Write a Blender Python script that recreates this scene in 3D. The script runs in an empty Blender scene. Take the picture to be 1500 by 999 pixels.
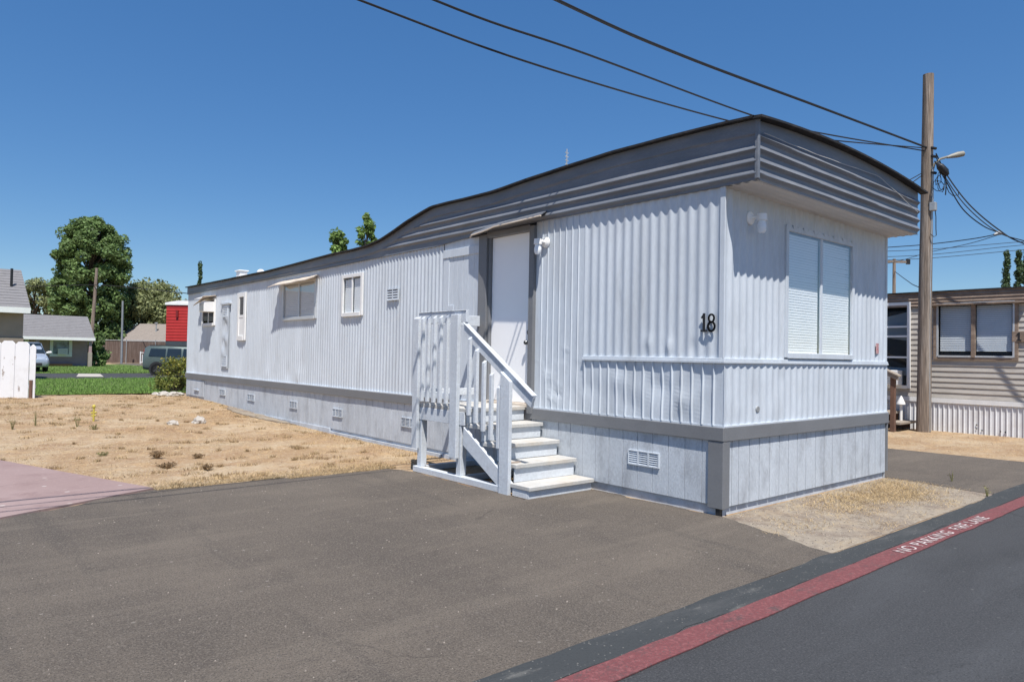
import bpy, bmesh, math, random
from mathutils import Vector, Matrix, noise
from mathutils.geometry import tessellate_polygon
random.seed(7)
R = math.radians
scene = bpy.context.scene
COL = scene.collection

# ------------------------------------------------------------------ camera
FPX = 1031.44
CAM = Vector((-5.88267, -3.811516, 1.490349))
_r = Vector((0.76163795, -0.64774873, 0.01814427))
_u = Vector((-0.02745278, -0.00427916, 0.99961394))
_f = Vector((0.64742102, 0.76184203, 0.02104167))
cam = bpy.data.cameras.new('camera'); cam_o = bpy.data.objects.new('camera', cam); COL.objects.link(cam_o)
m = Matrix((( _r.x, _u.x, -_f.x, CAM.x), (_r.y, _u.y, -_f.y, CAM.y), (_r.z, _u.z, -_f.z, CAM.z), (0, 0, 0, 1)))
cam_o.matrix_world = m
cam.sensor_fit = 'HORIZONTAL'; cam.sensor_width = 36.0; cam.lens = FPX / 1500 * 36
cam.clip_start = 0.05; cam.clip_end = 3000
scene.camera = cam_o

def at(px, py, d):
    """world point seen at photograph pixel (px,py) at depth d along the view axis"""
    return CAM + d * (_f + (px - 750) / FPX * _r - (py - 499.5) / FPX * _u)
YAW = math.atan2(_r.y, _r.x)       # direction facing the photographer, for far houses

# ------------------------------------------------------------------ light
SUN_TRAVEL = Vector((0.2474, 0.3884, -0.8877)).normalized()
w = bpy.data.worlds.new('World'); scene.world = w; w.use_nodes = True
nt = w.node_tree; nt.nodes.clear()
sky = nt.nodes.new('ShaderNodeTexSky'); sky.sky_type = 'NISHITA'; sky.sun_disc = False
sky.sun_elevation = R(62.6); sky.sun_rotation = math.atan2(-SUN_TRAVEL.x, -SUN_TRAVEL.y)
sky.altitude = 0; sky.air_density = 0.8; sky.dust_density = 0.0; sky.ozone_density = 3.0
bg = nt.nodes.new('ShaderNodeBackground'); bg.inputs['Strength'].default_value = 0.108
wo = nt.nodes.new('ShaderNodeOutputWorld')
# grade of the sky colour: deeper blue, gentler brightening towards the horizon
sh = nt.nodes.new('ShaderNodeSeparateColor'); sh.mode = 'HSV'; ch = nt.nodes.new('ShaderNodeCombineColor'); ch.mode = 'HSV'
pw = nt.nodes.new('ShaderNodeMath'); pw.operation = 'POWER'; pw.inputs[1].default_value = 0.56
sc = nt.nodes.new('ShaderNodeMath'); sc.operation = 'MULTIPLY'; sc.inputs[1].default_value = 1.68
st_ = nt.nodes.new('ShaderNodeMath'); st_.operation = 'MULTIPLY'; st_.inputs[1].default_value = 1.22; st_.use_clamp = True
nt.links.new(sky.outputs[0], sh.inputs[0]); nt.links.new(sh.outputs[0], ch.inputs[0]); nt.links.new(sh.outputs[1], st_.inputs[0]); nt.links.new(st_.outputs[0], ch.inputs[1])
nt.links.new(sh.outputs[2], pw.inputs[0]); nt.links.new(pw.outputs[0], sc.inputs[0]); nt.links.new(sc.outputs[0], ch.inputs[2]); nt.links.new(ch.outputs[0], bg.inputs['Color']); nt.links.new(bg.outputs[0], wo.inputs['Surface'])
sun = bpy.data.lights.new('sun', 'SUN'); sun.energy = 4.6; sun.angle = R(0.53); sun.color = (1.0, 0.95, 0.88)
sun_o = bpy.data.objects.new('sun', sun); COL.objects.link(sun_o)
sun_o.rotation_euler = SUN_TRAVEL.to_track_quat('-Z', 'Y').to_euler(); sun_o.location = (-10, -16, 36)
scene.view_settings.view_transform = 'Standard'; scene.view_settings.look = 'None'
scene.view_settings.gamma = 1.0; scene.view_settings.exposure = 0.45

# ------------------------------------------------------------------ materials
MATS = {}
def S(node, name, v):
    node.inputs[name].default_value = v
def mat(name, col, rough=0.6, var=0.12, scale=3.0, fine=0.06, fscale=60.0, bump=0.0, bscale=80.0, metal=0.0, spec=0.4,
        dirt=None, dirt_amt=0.0, dirt_scale=2.0, island=0.0, translucent=0.0, stretch=None, vary_rough=0.1):
    if name in MATS: return MATS[name]
    M = bpy.data.materials.new(name); M.use_nodes = True; MATS[name] = M
    n = M.node_tree.nodes; l = M.node_tree.links; n.clear()
    out = n.new('ShaderNodeOutputMaterial'); p = n.new('ShaderNodeBsdfPrincipled')
    tc = n.new('ShaderNodeTexCoord'); co = tc.outputs['Object']
    if stretch:
        mp = n.new('ShaderNodeMapping'); mp.inputs['Scale'].default_value = stretch; l.new(co, mp.inputs['Vector']); co = mp.outputs[0]
    def ns(sc, det=4, rgh=0.6):
        t = n.new('ShaderNodeTexNoise'); S(t, 'Scale', sc); S(t, 'Detail', det); S(t, 'Roughness', rgh); l.new(co, t.inputs['Vector']); return t
    def mul(colsock, fac, lo, hi):
        mr = n.new('ShaderNodeMapRange'); S(mr, 'From Min', 0.3); S(mr, 'From Max', 0.7); S(mr, 'To Min', lo); S(mr, 'To Max', hi); l.new(fac, mr.inputs['Value'])
        hv = n.new('ShaderNodeVectorMath'); hv.operation = 'SCALE'; l.new(colsock, hv.inputs[0]); l.new(mr.outputs[0], hv.inputs['Scale']); return hv.outputs[0]
    rgb = n.new('ShaderNodeRGB'); rgb.outputs[0].default_value = (*col, 1); c = rgb.outputs[0]
    a = ns(scale)
    if dirt:
        dn = ns(dirt_scale, 6, 0.7); mr = n.new('ShaderNodeMapRange'); S(mr, 'From Min', 0.48); S(mr, 'From Max', 0.75); S(mr, 'To Min', 0); S(mr, 'To Max', dirt_amt)
        l.new(dn.outputs['Fac'], mr.inputs['Value']); mx = n.new('ShaderNodeMix'); mx.data_type = 'RGBA'; l.new(mr.outputs[0], mx.inputs[0]); l.new(c, mx.inputs[6]); mx.inputs[7].default_value = (*dirt, 1); c = mx.outputs[2]
    if var: c = mul(c, a.outputs['Fac'], 1 - var, 1 + var)
    if fine: c = mul(c, ns(fscale, 3).outputs['Fac'], 1 - fine, 1 + fine)
    if island:
        g = n.new('ShaderNodeNewGeometry'); mr = n.new('ShaderNodeMapRange'); S(mr, 'To Min', 1 - island); S(mr, 'To Max', 1 + island); l.new(g.outputs['Random Per Island'], mr.inputs['Value'])
        hv = n.new('ShaderNodeVectorMath'); hv.operation = 'SCALE'; l.new(c, hv.inputs[0]); l.new(mr.outputs[0], hv.inputs['Scale']); c = hv.outputs[0]
    l.new(c, p.inputs['Base Color'])
    mr = n.new('ShaderNodeMapRange'); S(mr, 'From Min', 0.3); S(mr, 'From Max', 0.7); S(mr, 'To Min', max(0.02, rough - vary_rough)); S(mr, 'To Max', min(1, rough + vary_rough)); l.new(a.outputs['Fac'], mr.inputs['Value']); l.new(mr.outputs[0], p.inputs['Roughness'])
    S(p, 'Metallic', metal); S(p, 'Specular IOR Level', spec)
    if bump:
        b = n.new('ShaderNodeBump'); S(b, 'Strength', bump); S(b, 'Distance', 0.01); l.new(ns(bscale, 4).outputs['Fac'], b.inputs['Height']); l.new(b.outputs[0], p.inputs['Normal'])
    sh = p.outputs[0]
    if translucent:
        t = n.new('ShaderNodeBsdfTranslucent'); l.new(c, t.inputs['Color']); ms = n.new('ShaderNodeMixShader'); S(ms, 0, translucent); l.new(sh, ms.inputs[1]); l.new(t.outputs[0], ms.inputs[2]); sh = ms.outputs[0]
    l.new(sh, out.inputs['Surface'])
    return M

def glass(name, tint=(0.97, 0.985, 0.99), refl=0.0):
    M = bpy.data.materials.new(name); M.use_nodes = True; MATS[name] = M
    n = M.node_tree.nodes; l = M.node_tree.links; n.clear()
    out = n.new('ShaderNodeOutputMaterial'); t = n.new('ShaderNodeBsdfTransparent'); t.inputs[0].default_value = (*tint, 1)
    g = n.new('ShaderNodeBsdfGlossy'); S(g, 'Roughness', 0.02); fr = n.new('ShaderNodeFresnel'); S(fr, 'IOR', 1.5)
    ad = n.new('ShaderNodeMath'); ad.operation = 'MULTIPLY_ADD'; ad.inputs[1].default_value = 0.3; ad.inputs[2].default_value = refl; l.new(fr.outputs[0], ad.inputs[0])
    ms = n.new('ShaderNodeMixShader'); l.new(ad.outputs[0], ms.inputs[0]); l.new(t.outputs[0], ms.inputs[1]); l.new(g.outputs[0], ms.inputs[2]); l.new(ms.outputs[0], out.inputs['Surface'])
    return M

def ground_mat(name, cols, scales, speck=None, bump=0.3, bscale=60, rough=0.95, marks=None):
    """several noise layers mixing real surface colours; cols: base, then (colour, scale, lo, hi, amount)"""
    M = bpy.data.materials.new(name); M.use_nodes = True; MATS[name] = M
    n = M.node_tree.nodes; l = M.node_tree.links; n.clear()
    out = n.new('ShaderNodeOutputMaterial'); p = n.new('ShaderNodeBsdfPrincipled'); S(p, 'Roughness', rough); S(p, 'Specular IOR Level', 0.2)
    g = n.new('ShaderNodeTexCoord'); co = g.outputs['Object']
    rgb = n.new('ShaderNodeRGB'); rgb.outputs[0].default_value = (*cols, 1); c = rgb.outputs[0]
    for k, (cc, sc, lo, hi, amt, st) in enumerate(scales):
        mp = n.new('ShaderNodeMapping'); mp.inputs['Scale'].default_value = st; mp.inputs['Location'].default_value = (k * 7.3, k * 3.1, 0); l.new(co, mp.inputs['Vector'])
        t = n.new('ShaderNodeTexNoise'); S(t, 'Scale', sc); S(t, 'Detail', 8); S(t, 'Roughness', 0.65); l.new(mp.outputs[0], t.inputs['Vector'])
        mr = n.new('ShaderNodeMapRange'); S(mr, 'From Min', lo); S(mr, 'From Max', hi); S(mr, 'To Max', amt); l.new(t.outputs['Fac'], mr.inputs['Value'])
        mx = n.new('ShaderNodeMix'); mx.data_type = 'RGBA'; l.new(mr.outputs[0], mx.inputs[0]); l.new(c, mx.inputs[6]); mx.inputs[7].default_value = (*cc, 1); c = mx.outputs[2]
    for (cc, sc, thr, amt) in (speck or []):
        v = n.new('ShaderNodeTexVoronoi'); S(v, 'Scale', sc); l.new(co, v.inputs['Vector'])
        sp = n.new('ShaderNodeSeparateColor'); l.new(v.outputs['Color'], sp.inputs[0])
        mr = n.new('ShaderNodeMapRange'); S(mr, 'From Min', thr); S(mr, 'From Max', min(1.0, thr + 0.04)); S(mr, 'To Max', amt); l.new(sp.outputs[0], mr.inputs['Value'])
        d = n.new('ShaderNodeMapRange'); S(d, 'From Min', 0.25); S(d, 'From Max', 0.4); S(d, 'To Min', 1); S(d, 'To Max', 0); l.new(v.outputs['Distance'], d.inputs['Value'])
        ml = n.new('ShaderNodeMath'); ml.operation = 'MULTIPLY'; l.new(mr.outputs[0], ml.inputs[0]); l.new(d.outputs[0], ml.inputs[1])
        mx = n.new('ShaderNodeMix'); mx.data_type = 'RGBA'; l.new(ml.outputs[0], mx.inputs[0]); l.new(c, mx.inputs[6]); mx.inputs[7].default_value = (*cc, 1); c = mx.outputs[2]
    for (cc, sc, wd, thr) in (marks or []):      # thin wandering cracks, only where a broad noise allows them
        dt = n.new('ShaderNodeTexNoise'); S(dt, 'Scale', 2.5); S(dt, 'Detail', 5); l.new(co, dt.inputs['Vector'])
        av = n.new('ShaderNodeVectorMath'); av.operation = 'SCALE'; l.new(dt.outputs['Color'], av.inputs[0]); av.inputs['Scale'].default_value = 0.35
        sv_ = n.new('ShaderNodeVectorMath'); l.new(co, sv_.inputs[0]); l.new(av.outputs[0], sv_.inputs[1])
        v = n.new('ShaderNodeTexVoronoi'); v.feature = 'DISTANCE_TO_EDGE'; S(v, 'Scale', sc); l.new(sv_.outputs[0], v.inputs['Vector'])
        mr = n.new('ShaderNodeMapRange'); S(mr, 'From Min', wd * .3); S(mr, 'From Max', wd); S(mr, 'To Min', 0.38); S(mr, 'To Max', 0); l.new(v.outputs['Distance'], mr.inputs['Value'])
        bn = n.new('ShaderNodeTexNoise'); S(bn, 'Scale', 0.6); S(bn, 'Detail', 3); l.new(co, bn.inputs['Vector'])
        m2 = n.new('ShaderNodeMapRange'); S(m2, 'From Min', thr); S(m2, 'From Max', thr + .04); l.new(bn.outputs['Fac'], m2.inputs['Value'])
        ml = n.new('ShaderNodeMath'); ml.operation = 'MULTIPLY'; l.new(mr.outputs[0], ml.inputs[0]); l.new(m2.outputs[0], ml.inputs[1])
        mx = n.new('ShaderNodeMix'); mx.data_type = 'RGBA'; l.new(ml.outputs[0], mx.inputs[0]); l.new(c, mx.inputs[6]); mx.inputs[7].default_value = (*cc, 1); c = mx.outputs[2]
    l.new(c, p.inputs['Base Color'])
    t = n.new('ShaderNodeTexNoise'); S(t, 'Scale', bscale); S(t, 'Detail', 6); S(t, 'Roughness', 0.7); l.new(co, t.inputs['Vector'])
    b = n.new('ShaderNodeBump'); S(b, 'Strength', bump); S(b, 'Distance', 0.012); l.new(t.outputs['Fac'], b.inputs['Height']); l.new(b.outputs[0], p.inputs['Normal'])
    l.new(p.outputs[0], out.inputs['Surface'])
    return M

one = (1, 1, 1)
m_dirt = ground_mat('dry_dirt', (0.312, 0.211, 0.122), [
    ((0.43, 0.34, 0.232), 0.55, 0.43, 0.60, 0.85, (1, 1.3, 1)), ((0.25, 0.15, 0.085), 1.1, 0.50, 0.68, 0.75, one),
    ((0.42, 0.285, 0.155), 3.5, 0.5, 0.65, 0.7, one), ((0.17, 0.105, 0.06), 9, 0.54, 0.70, 0.75, one), ((0.52, 0.43, 0.31), 22, 0.54, 0.68, 0.7, one)],
    speck=[((0.5, 0.45, 0.38), 28, 0.9, 0.7), ((0.13, 0.08, 0.05), 40, 0.9, 0.6)], bump=0.55, bscale=38)
m_sand = ground_mat('pale_sand', (0.285, 0.245, 0.195), [
    ((0.19, 0.15, 0.12), 2.2, 0.46, 0.62, 0.85, one), ((0.38, 0.30, 0.20), 3, 0.5, 0.66, 0.6, one), ((0.13, 0.10, 0.08), 9, 0.53, 0.68, 0.75, one), ((0.42, 0.37, 0.30), 20, 0.55, 0.7, 0.6, one)],
    speck=[((0.16, 0.12, 0.09), 45, 0.88, 0.7), ((0.55, 0.5, 0.43), 60, 0.9, 0.7)], bump=0.5, bscale=50)
m_drive = ground_mat('old_asphalt', (0.132, 0.112, 0.093), [
    ((0.104, 0.089, 0.076), 0.55, 0.46, 0.60, 0.9, (1.4, 0.5, 1)), ((0.162, 0.137, 0.112), 1.1, 0.50, 0.64, 0.85, (0.5, 1.6, 1)), ((0.075, 0.066, 0.06), 3.5, 0.58, 0.74, 0.5, (1.2, 0.8, 1)), ((0.188, 0.160, 0.130), 0.9, 0.54, 0.66, 0.6, (0.22, 2.2, 1)), ((0.078, 0.069, 0.062), 0.8, 0.56, 0.66, 0.6, (2.4, 0.25, 1)),
    ((0.188, 0.163, 0.137), 75, 0.50, 0.60, 0.8, one), ((0.045, 0.040, 0.036), 105, 0.52, 0.62, 0.85, one), ((0.06, 0.054, 0.05), 38, 0.56, 0.68, 0.45, one)],
    speck=[((0.24, 0.215, 0.19), 85, 0.92, 0.6), ((0.36, 0.33, 0.29), 30, 0.988, 0.6)], bump=0.8, bscale=95, marks=[((0.05, 0.045, 0.04), 0.22, 0.0035, 0.56)])
m_road = ground_mat('road_asphalt', (0.058, 0.060, 0.064), [
    ((0.045, 0.047, 0.050), 0.6, 0.45, 0.62, 0.9, (0.5, 1.4, 1)), ((0.078, 0.082, 0.088), 0.8, 0.52, 0.68, 0.8, (0.3, 1.7, 1)), ((0.088, 0.09, 0.094), 2.6, 0.62, 0.70, 0.5, (0.5, 1, 1)),
    ((0.10, 0.102, 0.107), 85, 0.50, 0.62, 0.7, one), ((0.028, 0.029, 0.031), 110, 0.53, 0.63, 0.75, one)],
    speck=[((0.15, 0.15, 0.15), 120, 0.9, 0.5), ((0.26, 0.26, 0.25), 30, 0.99, 0.5)], bump=0.7, bscale=100, rough=0.85, marks=[((0.028, 0.029, 0.03), 0.2, 0.004, 0.54)])
m_gutter = ground_mat('sealed_asphalt', (0.052, 0.057, 0.060), [
    ((0.085, 0.088, 0.090), 1.6, 0.5, 0.64, 0.8, (0.6, 2, 1)), ((0.20, 0.195, 0.18), 5, 0.60, 0.74, 0.7, (0.6, 1.6, 1)), ((0.035, 0.036, 0.038), 60, 0.5, 0.68, 0.6, one)],
    speck=[((0.24, 0.23, 0.21), 70, 0.9, 0.6)], bump=0.4, bscale=120)
m_stripe = ground_mat('red_road_paint', (0.172, 0.059, 0.062), [
    ((0.145, 0.055, 0.058), 2.2, 0.48, 0.66, 0.8, one), ((0.085, 0.068, 0.068), 9, 0.55, 0.68, 0.7, (0.7, 1.5, 1)), ((0.27, 0.105, 0.105), 40, 0.48, 0.64, 0.7, one), ((0.06, 0.056, 0.056), 95, 0.54, 0.62, 0.8, one)],
    speck=[((0.09, 0.08, 0.08), 60, 0.9, 0.7)], bump=0.3, bscale=120, rough=0.8)
m_slab = ground_mat('red_concrete', (0.275, 0.20, 0.19), [
    ((0.325, 0.245, 0.235), 0.8, 0.45, 0.65, 0.8, one), ((0.22, 0.15, 0.145), 2.4, 0.52, 0.68, 0.7, one), ((0.40, 0.29, 0.27), 30, 0.55, 0.7, 0.5, one)],
    speck=[((0.5, 0.45, 0.42), 14, 0.985, 0.8)], bump=0.2, bscale=80, marks=[((0.12, 0.085, 0.08), 0.45, 0.004, 0.40)])
m_lawn = ground_mat('lawn_soil', (0.11, 0.165, 0.045), [((0.13, 0.17, 0.06), 1.2, 0.5, 0.65, 0.7, one), ((0.05, 0.075, 0.02), 12, 0.5, 0.68, 0.8, one)], bump=0.6, bscale=30)
m_conc = ground_mat('concrete', (0.45, 0.42, 0.38), [((0.34, 0.31, 0.28), 2, 0.5, 0.66, 0.8, one), ((0.55, 0.52, 0.47), 18, 0.55, 0.7, 0.6, one)], speck=[((0.25, 0.23, 0.2), 60, 0.9, 0.5)], bump=0.3)

m_siding = mat('siding_paint', (0.575, 0.625, 0.68), 0.5, 0.07, 1.1, 0.05, 26, bump=0.08, bscale=14, dirt=(0.43, 0.455, 0.48), dirt_amt=0.65, dirt_scale=1.5, stretch=(2.2, 2.2, 0.45))
m_skirt = mat('skirt_paint', (0.515, 0.555, 0.60), 0.75, 0.08, 1.5, 0.10, 50, bump=0.3, bscale=60, dirt=(0.29, 0.305, 0.33), dirt_amt=0.8, dirt_scale=3.2, stretch=(1.3, 1.3, 0.6))
m_kick = mat('kick_paint', (0.52, 0.56, 0.61), 0.75, 0.1, 3, 0.06, 60, dirt=(0.27, 0.26, 0.25), dirt_amt=0.7, dirt_scale=4)
m_trim = mat('grey_trim_paint', (0.185, 0.19, 0.20), 0.6, 0.08, 2, 0.05, 50, bump=0.12, bscale=60)
m_fascia = mat('roof_fascia_paint', (0.155, 0.17, 0.198), 0.42, 0.14, 1.3, 0.08, 40, bump=0.1, bscale=20, dirt=(0.23, 0.235, 0.25), dirt_amt=0.6, dirt_scale=3, stretch=(1, 1, 4))
m_soffit = mat('soffit_paint', (0.62, 0.60, 0.58), 0.6, 0.08, 2, 0.04, 40)
m_tar = mat('roof_edge_tar', (0.016, 0.016, 0.018), 0.8, 0.25, 3, 0.1, 50, bump=0.3, dirt=(0.09, 0.075, 0.065), dirt_amt=0.5, dirt_scale=9)
m_roofcoat = mat('roof_coating', (0.50, 0.50, 0.49), 0.7, 0.15, 2, 0.05, 40, bump=0.2)
m_door = mat('door_paint', (0.93, 0.935, 0.945), 0.38, 0.02, 1, 0.0)
m_white = mat('white_paint', (0.78, 0.78, 0.77), 0.45, 0.05, 3, 0.03, 50)
m_porch = mat('porch_paint', (0.585, 0.625, 0.67), 0.6, 0.08, 3, 0.07, 30, bump=0.3, bscale=40, dirt=(0.42, 0.43, 0.45), dirt_amt=0.7, dirt_scale=6)
m_tread = mat('worn_tread_paint', (0.50, 0.495, 0.475), 0.7, 0.08, 4, 0.06, 40, bump=0.25, dirt=(0.48, 0.40, 0.30), dirt_amt=0.7, dirt_scale=3)
m_alu = mat('window_aluminium', (0.58, 0.60, 0.62), 0.35, 0.06, 5, 0.03, 60, metal=0.35)
m_vinyl = mat('white_vinyl', (0.82, 0.82, 0.81), 0.4, 0.03, 3, 0)
m_blind = mat('blind_white', (0.86, 0.88, 0.90), 0.55, 0.03, 3, 0)
m_blindgrey = mat('blind_grey', (0.56, 0.58, 0.60), 0.55, 0.05, 3, 0)
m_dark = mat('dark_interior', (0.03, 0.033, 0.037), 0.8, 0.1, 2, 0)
m_glass = glass('window_glass')
m_glass_dark = glass('dark_glass', (0.5, 0.56, 0.6), 0.04)
m_beige = mat('beige_awning', (0.62, 0.54, 0.45), 0.6, 0.12, 4, 0.05, 40, bump=0.1)
m_black = mat('black_iron', (0.018, 0.019, 0.022), 0.45, 0.15, 20, 0.1, 200)
m_bronze = mat('dark_lock_metal', (0.10, 0.105, 0.11), 0.35, 0.1, 20, 0, metal=0.7)
m_porcelain = mat('white_fixture', (0.92, 0.91, 0.89), 0.35, 0.03, 10, 0)
m_frost = mat('frosted_jar', (0.86, 0.89, 0.92), 0.25, 0.03, 10, 0)
m_sticker = mat('sticker_red', (0.45, 0.20, 0.20), 0.6, 0.3, 30, 0.2, 120, dirt=(0.75, 0.72, 0.72), dirt_amt=0.9, dirt_scale=35)
m_cable = mat('cable_rubber', (0.016, 0.017, 0.019), 0.6, 0.1, 3, 0)
m_lcable = mat('grey_cable', (0.45, 0.44, 0.43), 0.6, 0.1, 3, 0)
m_pole = mat('weathered_pole_wood', (0.19, 0.15, 0.12), 0.85, 0.3, 2.2, 0.38, 7, bump=0.9, bscale=9, dirt=(0.37, 0.33, 0.29), dirt_amt=0.9, dirt_scale=1.6, stretch=(7, 7, 0.35))
m_galv = mat('galvanised_metal', (0.42, 0.43, 0.43), 0.45, 0.1, 5, 0.05, 40, metal=0.5)
m_lamp = mat('lamp_housing', (0.27, 0.26, 0.22), 0.5, 0.1, 5, 0)

# ------------------------------------------------------------------ helpers
def tag(o, label=None, cat=None, group=None, kind=None):
    if label: o['label'] = label
    if cat: o['category'] = cat
    if group: o['group'] = group
    if kind: o['kind'] = kind
    return o
def empty(name, loc=(0, 0, 0), rz=0.0, label=None, cat=None, group=None):
    o = bpy.data.objects.new(name, None); COL.objects.link(o); o.location = loc; o.rotation_euler = (0, 0, rz)
    o.empty_display_size = 0.2
    return tag(o, label, cat, group)
class MB:
    """collects shapes; T maps local (u,n,z) to xyz"""
    def __init__(s, T=None): s.v = []; s.f = []; s.T = T
    def pt(s, p): s.v.append(tuple(s.T(*p)) if s.T else tuple(p)); return len(s.v) - 1
    def face(s, pts): s.f.append([s.pt(p) for p in pts])
    def box(s, x0, x1, y0, y1, z0, z1):
        i = [s.pt(p) for p in ((x0, y0, z0), (x1, y0, z0), (x1, y1, z0), (x0, y1, z0), (x0, y0, z1), (x1, y0, z1), (x1, y1, z1), (x0, y1, z1))]
        for q in ((0, 3, 2, 1), (4, 5, 6, 7), (0, 1, 5, 4), (1, 2, 6, 5), (2, 3, 7, 6), (3, 0, 4, 7)): s.f.append([i[k] for k in q])
        return s
    def hexa(s, b, t):
        i = [s.pt(p) for p in list(b) + list(t)]; n = len(b)
        s.f.append(i[:n][::-1]); s.f.append(i[n:])
        for k in range(n): s.f.append([i[k], i[(k + 1) % n], i[n + (k + 1) % n], i[n + k]])
        return s
    def tube(s, pts, r, n=8, caps=True):
        pts = [Vector(p) for p in pts]; rr = r if isinstance(r, (list, tuple)) else [r] * len(pts); rings = []; a0 = None
        for k, p in enumerate(pts):
            d = (pts[min(k + 1, len(pts) - 1)] - pts[max(k - 1, 0)]).normalized()
            if a0 is None: a0 = d.orthogonal().normalized()
            else:
                a0 = (a0 - d * a0.dot(d)); a0 = a0.normalized() if a0.length > 1e-6 else d.orthogonal().normalized()
            b0 = d.cross(a0)
            rings.append([s.pt(p + rr[k] * (math.cos(2 * math.pi * j / n) * a0 + math.sin(2 * math.pi * j / n) * b0)) for j in range(n)])
        for A, B in zip(rings, rings[1:]):
            for j in range(n): s.f.append([A[j], A[(j + 1) % n], B[(j + 1) % n], B[j]])
        if caps: s.f.append(rings[0][::-1]); s.f.append(rings[-1])
        return s
    def lathe(s, c, prof, n=16, axis='z'):
        rings = []
        for (r, h) in prof:
            ring = []
            for j in range(n):
                a = 2 * math.pi * j / n; x, y = r * math.cos(a), r * math.sin(a)
                p = {'z': (c[0] + x, c[1] + y, c[2] + h), 'y': (c[0] + x, c[1] + h, c[2] + y), 'x': (c[0] + h, c[1] + x, c[2] + y)}[axis]
                ring.append(s.pt(p))
            rings.append(ring)
        for A, B in zip(rings, rings[1:]):
            for j in range(n): s.f.append([A[j], A[(j + 1) % n], B[(j + 1) % n], B[j]])
        s.f.append(rings[0][::-1]); s.f.append(rings[-1]); return s
    def build(s, name, material, parent=None, smooth=False, bevel=0.0, recalc=True, weld=False):
        me = bpy.data.meshes.new(name); me.from_pydata(s.v, [], s.f)
        bm = bmesh.new(); bm.from_mesh(me)
        if weld: bmesh.ops.remove_doubles(bm, verts=bm.verts, dist=1e-5)
        if recalc: bmesh.ops.recalc_face_normals(bm, faces=bm.faces)
        if bevel: bmesh.ops.bevel(bm, geom=[e for e in bm.edges if len(e.link_faces) == 2 and e.calc_face_angle(0) > 0.5], offset=bevel, segments=1, affect='EDGES', clamp_overlap=True)
        bm.to_mesh(me); bm.free()
        if smooth:
            me.polygons.foreach_set('use_smooth', [True] * len(me.polygons))
            try: me.set_sharp_from_angle(angle=R(42))
            except Exception: pass
        me.materials.append(material)
        o = bpy.data.objects.new(name, me); COL.objects.link(o)
        if parent: o.parent = parent
        return o
def nz(x, y, z=0.0): return noise.noise(Vector((x, y, z)))
def sstep(a, b, x):
    t = max(0, min(1, (x - a) / (b - a))); return t * t * (3 - 2 * t)
def terr(x, y):
    return 0.2 * sstep(7, 17, y) * (1 - sstep(24, 46, y))

# ------------------------------------------------------------------ terrain
def axis(lo, hi, step, far):
    a = []; x = lo
    while x <= hi + 1e-6: a.append(x); x += step
    s = step; l = lo; pre = []
    while l > -far: s *= 1.35; l -= s; pre.append(l)
    s = step; h = a[-1]; post = []
    while h < far: s *= 1.35; h += s; post.append(h)
    return pre[::-1] + a + post
xs = axis(-9, 16, 0.14, 900); ys = axis(-2, 22, 0.14, 900)
def bumpmask(x, y):
    a = max(sstep(4.6, 5.3, y) * (1 - sstep(-0.7, -0.25, x)) * max(sstep(7.4, 8.2, y), sstep(-4.4, -3.4, x)),
            0.0)
    return max(a, sstep(7.4, 8, x) * (1 - sstep(10.6, 11.1, x)))
bm_ = MB(); nx, ny = len(xs), len(ys)
for y in ys:
    for x in xs:
        z = terr(x, y)
        bmk = bumpmask(x, y)
        if bmk: z += bmk * (0.030 * nz(x * 0.9, y * 0.9) + 0.018 * nz(x * 3.1, y * 3.1, 4) + 0.012 * nz(x * 7, y * 7, 9))
        bm_.v.append((x, y, z))
for j in range(ny - 1):
    for i in range(nx - 1):
        k = j * nx + i; bm_.f.append([k, k + 1, k + nx + 1, k + nx])
tag(bm_.build('ground', m_dirt, smooth=True, recalc=False), kind='structure')

def sheet(name, outline, z, material, jag=0.0, step=0.12, skirt=0.03, follow=False, seed=0, jagfn=None):
    pts = []
    n = len(outline)
    for i in range(n):
        a = Vector(outline[i]); b = Vector(outline[(i + 1) % n]); L = (b - a).length
        k = max(1, min(900, int(L / step))) if jag else 1
        nrm = Vector((b.y - a.y, a.x - b.x)).normalized()
        for q in range(k):
            p = a.lerp(b, q / k); f = math.sin(math.pi * q / k) ** 0.3 if q else 0
            j = jag * f * (nz(p.x * 1.7 + seed, p.y * 1.7) + 0.7 * nz(p.x * 6 + seed, p.y * 6))
            pts.append(p + nrm * j)
    top = [Vector((p.x, p.y, z + (terr(p.x, p.y) if follow else 0))) for p in pts]
    b = MB(); b.v = [tuple(v) for v in top] + [(v.x, v.y, v.z - skirt) for v in top]
    N = len(top)
    for t in tessellate_polygon([top]): b.f.append(list(t))
    for i in range(N): b.f.append([i, (i + 1) % N, N + (i + 1) % N, N + i])
    return tag(b.build(name, material), kind='structure')

sheet('road', [(-60, -1.27), (-60, -9), (80, -9), (80, -1.27), (7.2, -1.27), (3.6, -1.275)], 0.012, m_road, 0.006)
sheet('gutter_strip', [(-60, -1.485), (80, -1.485), (80, -1.262), (3.55, -1.24), (2.2, -1.30), (0.2, -1.29), (-1.5, -1.27), (-60, -1.262)], 0.0165, m_gutter, 0.05, 0.15, 0.01, seed=3)
sheet('red_fire_lane_stripe', [(-60, -1.662), (80, -1.662), (80, -1.496), (-60, -1.496)], 0.0205, m_stripe, 0.014, 0.08, 0.006, seed=9)
sheet('driveway', [(-60, -1.262), (-0.42, -1.262), (-0.12, -0.35), (-0.02, -0.02), (-0.02, 1.62), (-1.02, 1.66), (-1.04, 3.75), (-1.18, 4.15), (-1.6, 4.16), (-2.05, 4.12), (-2.88, 4.26), (-3.94, 4.31), (-5.28, 3.62), (-7.6, 2.45), (-60, 2.2)], 0.010, m_drive, 0.07, 0.07, 0.03, seed=1)
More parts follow.
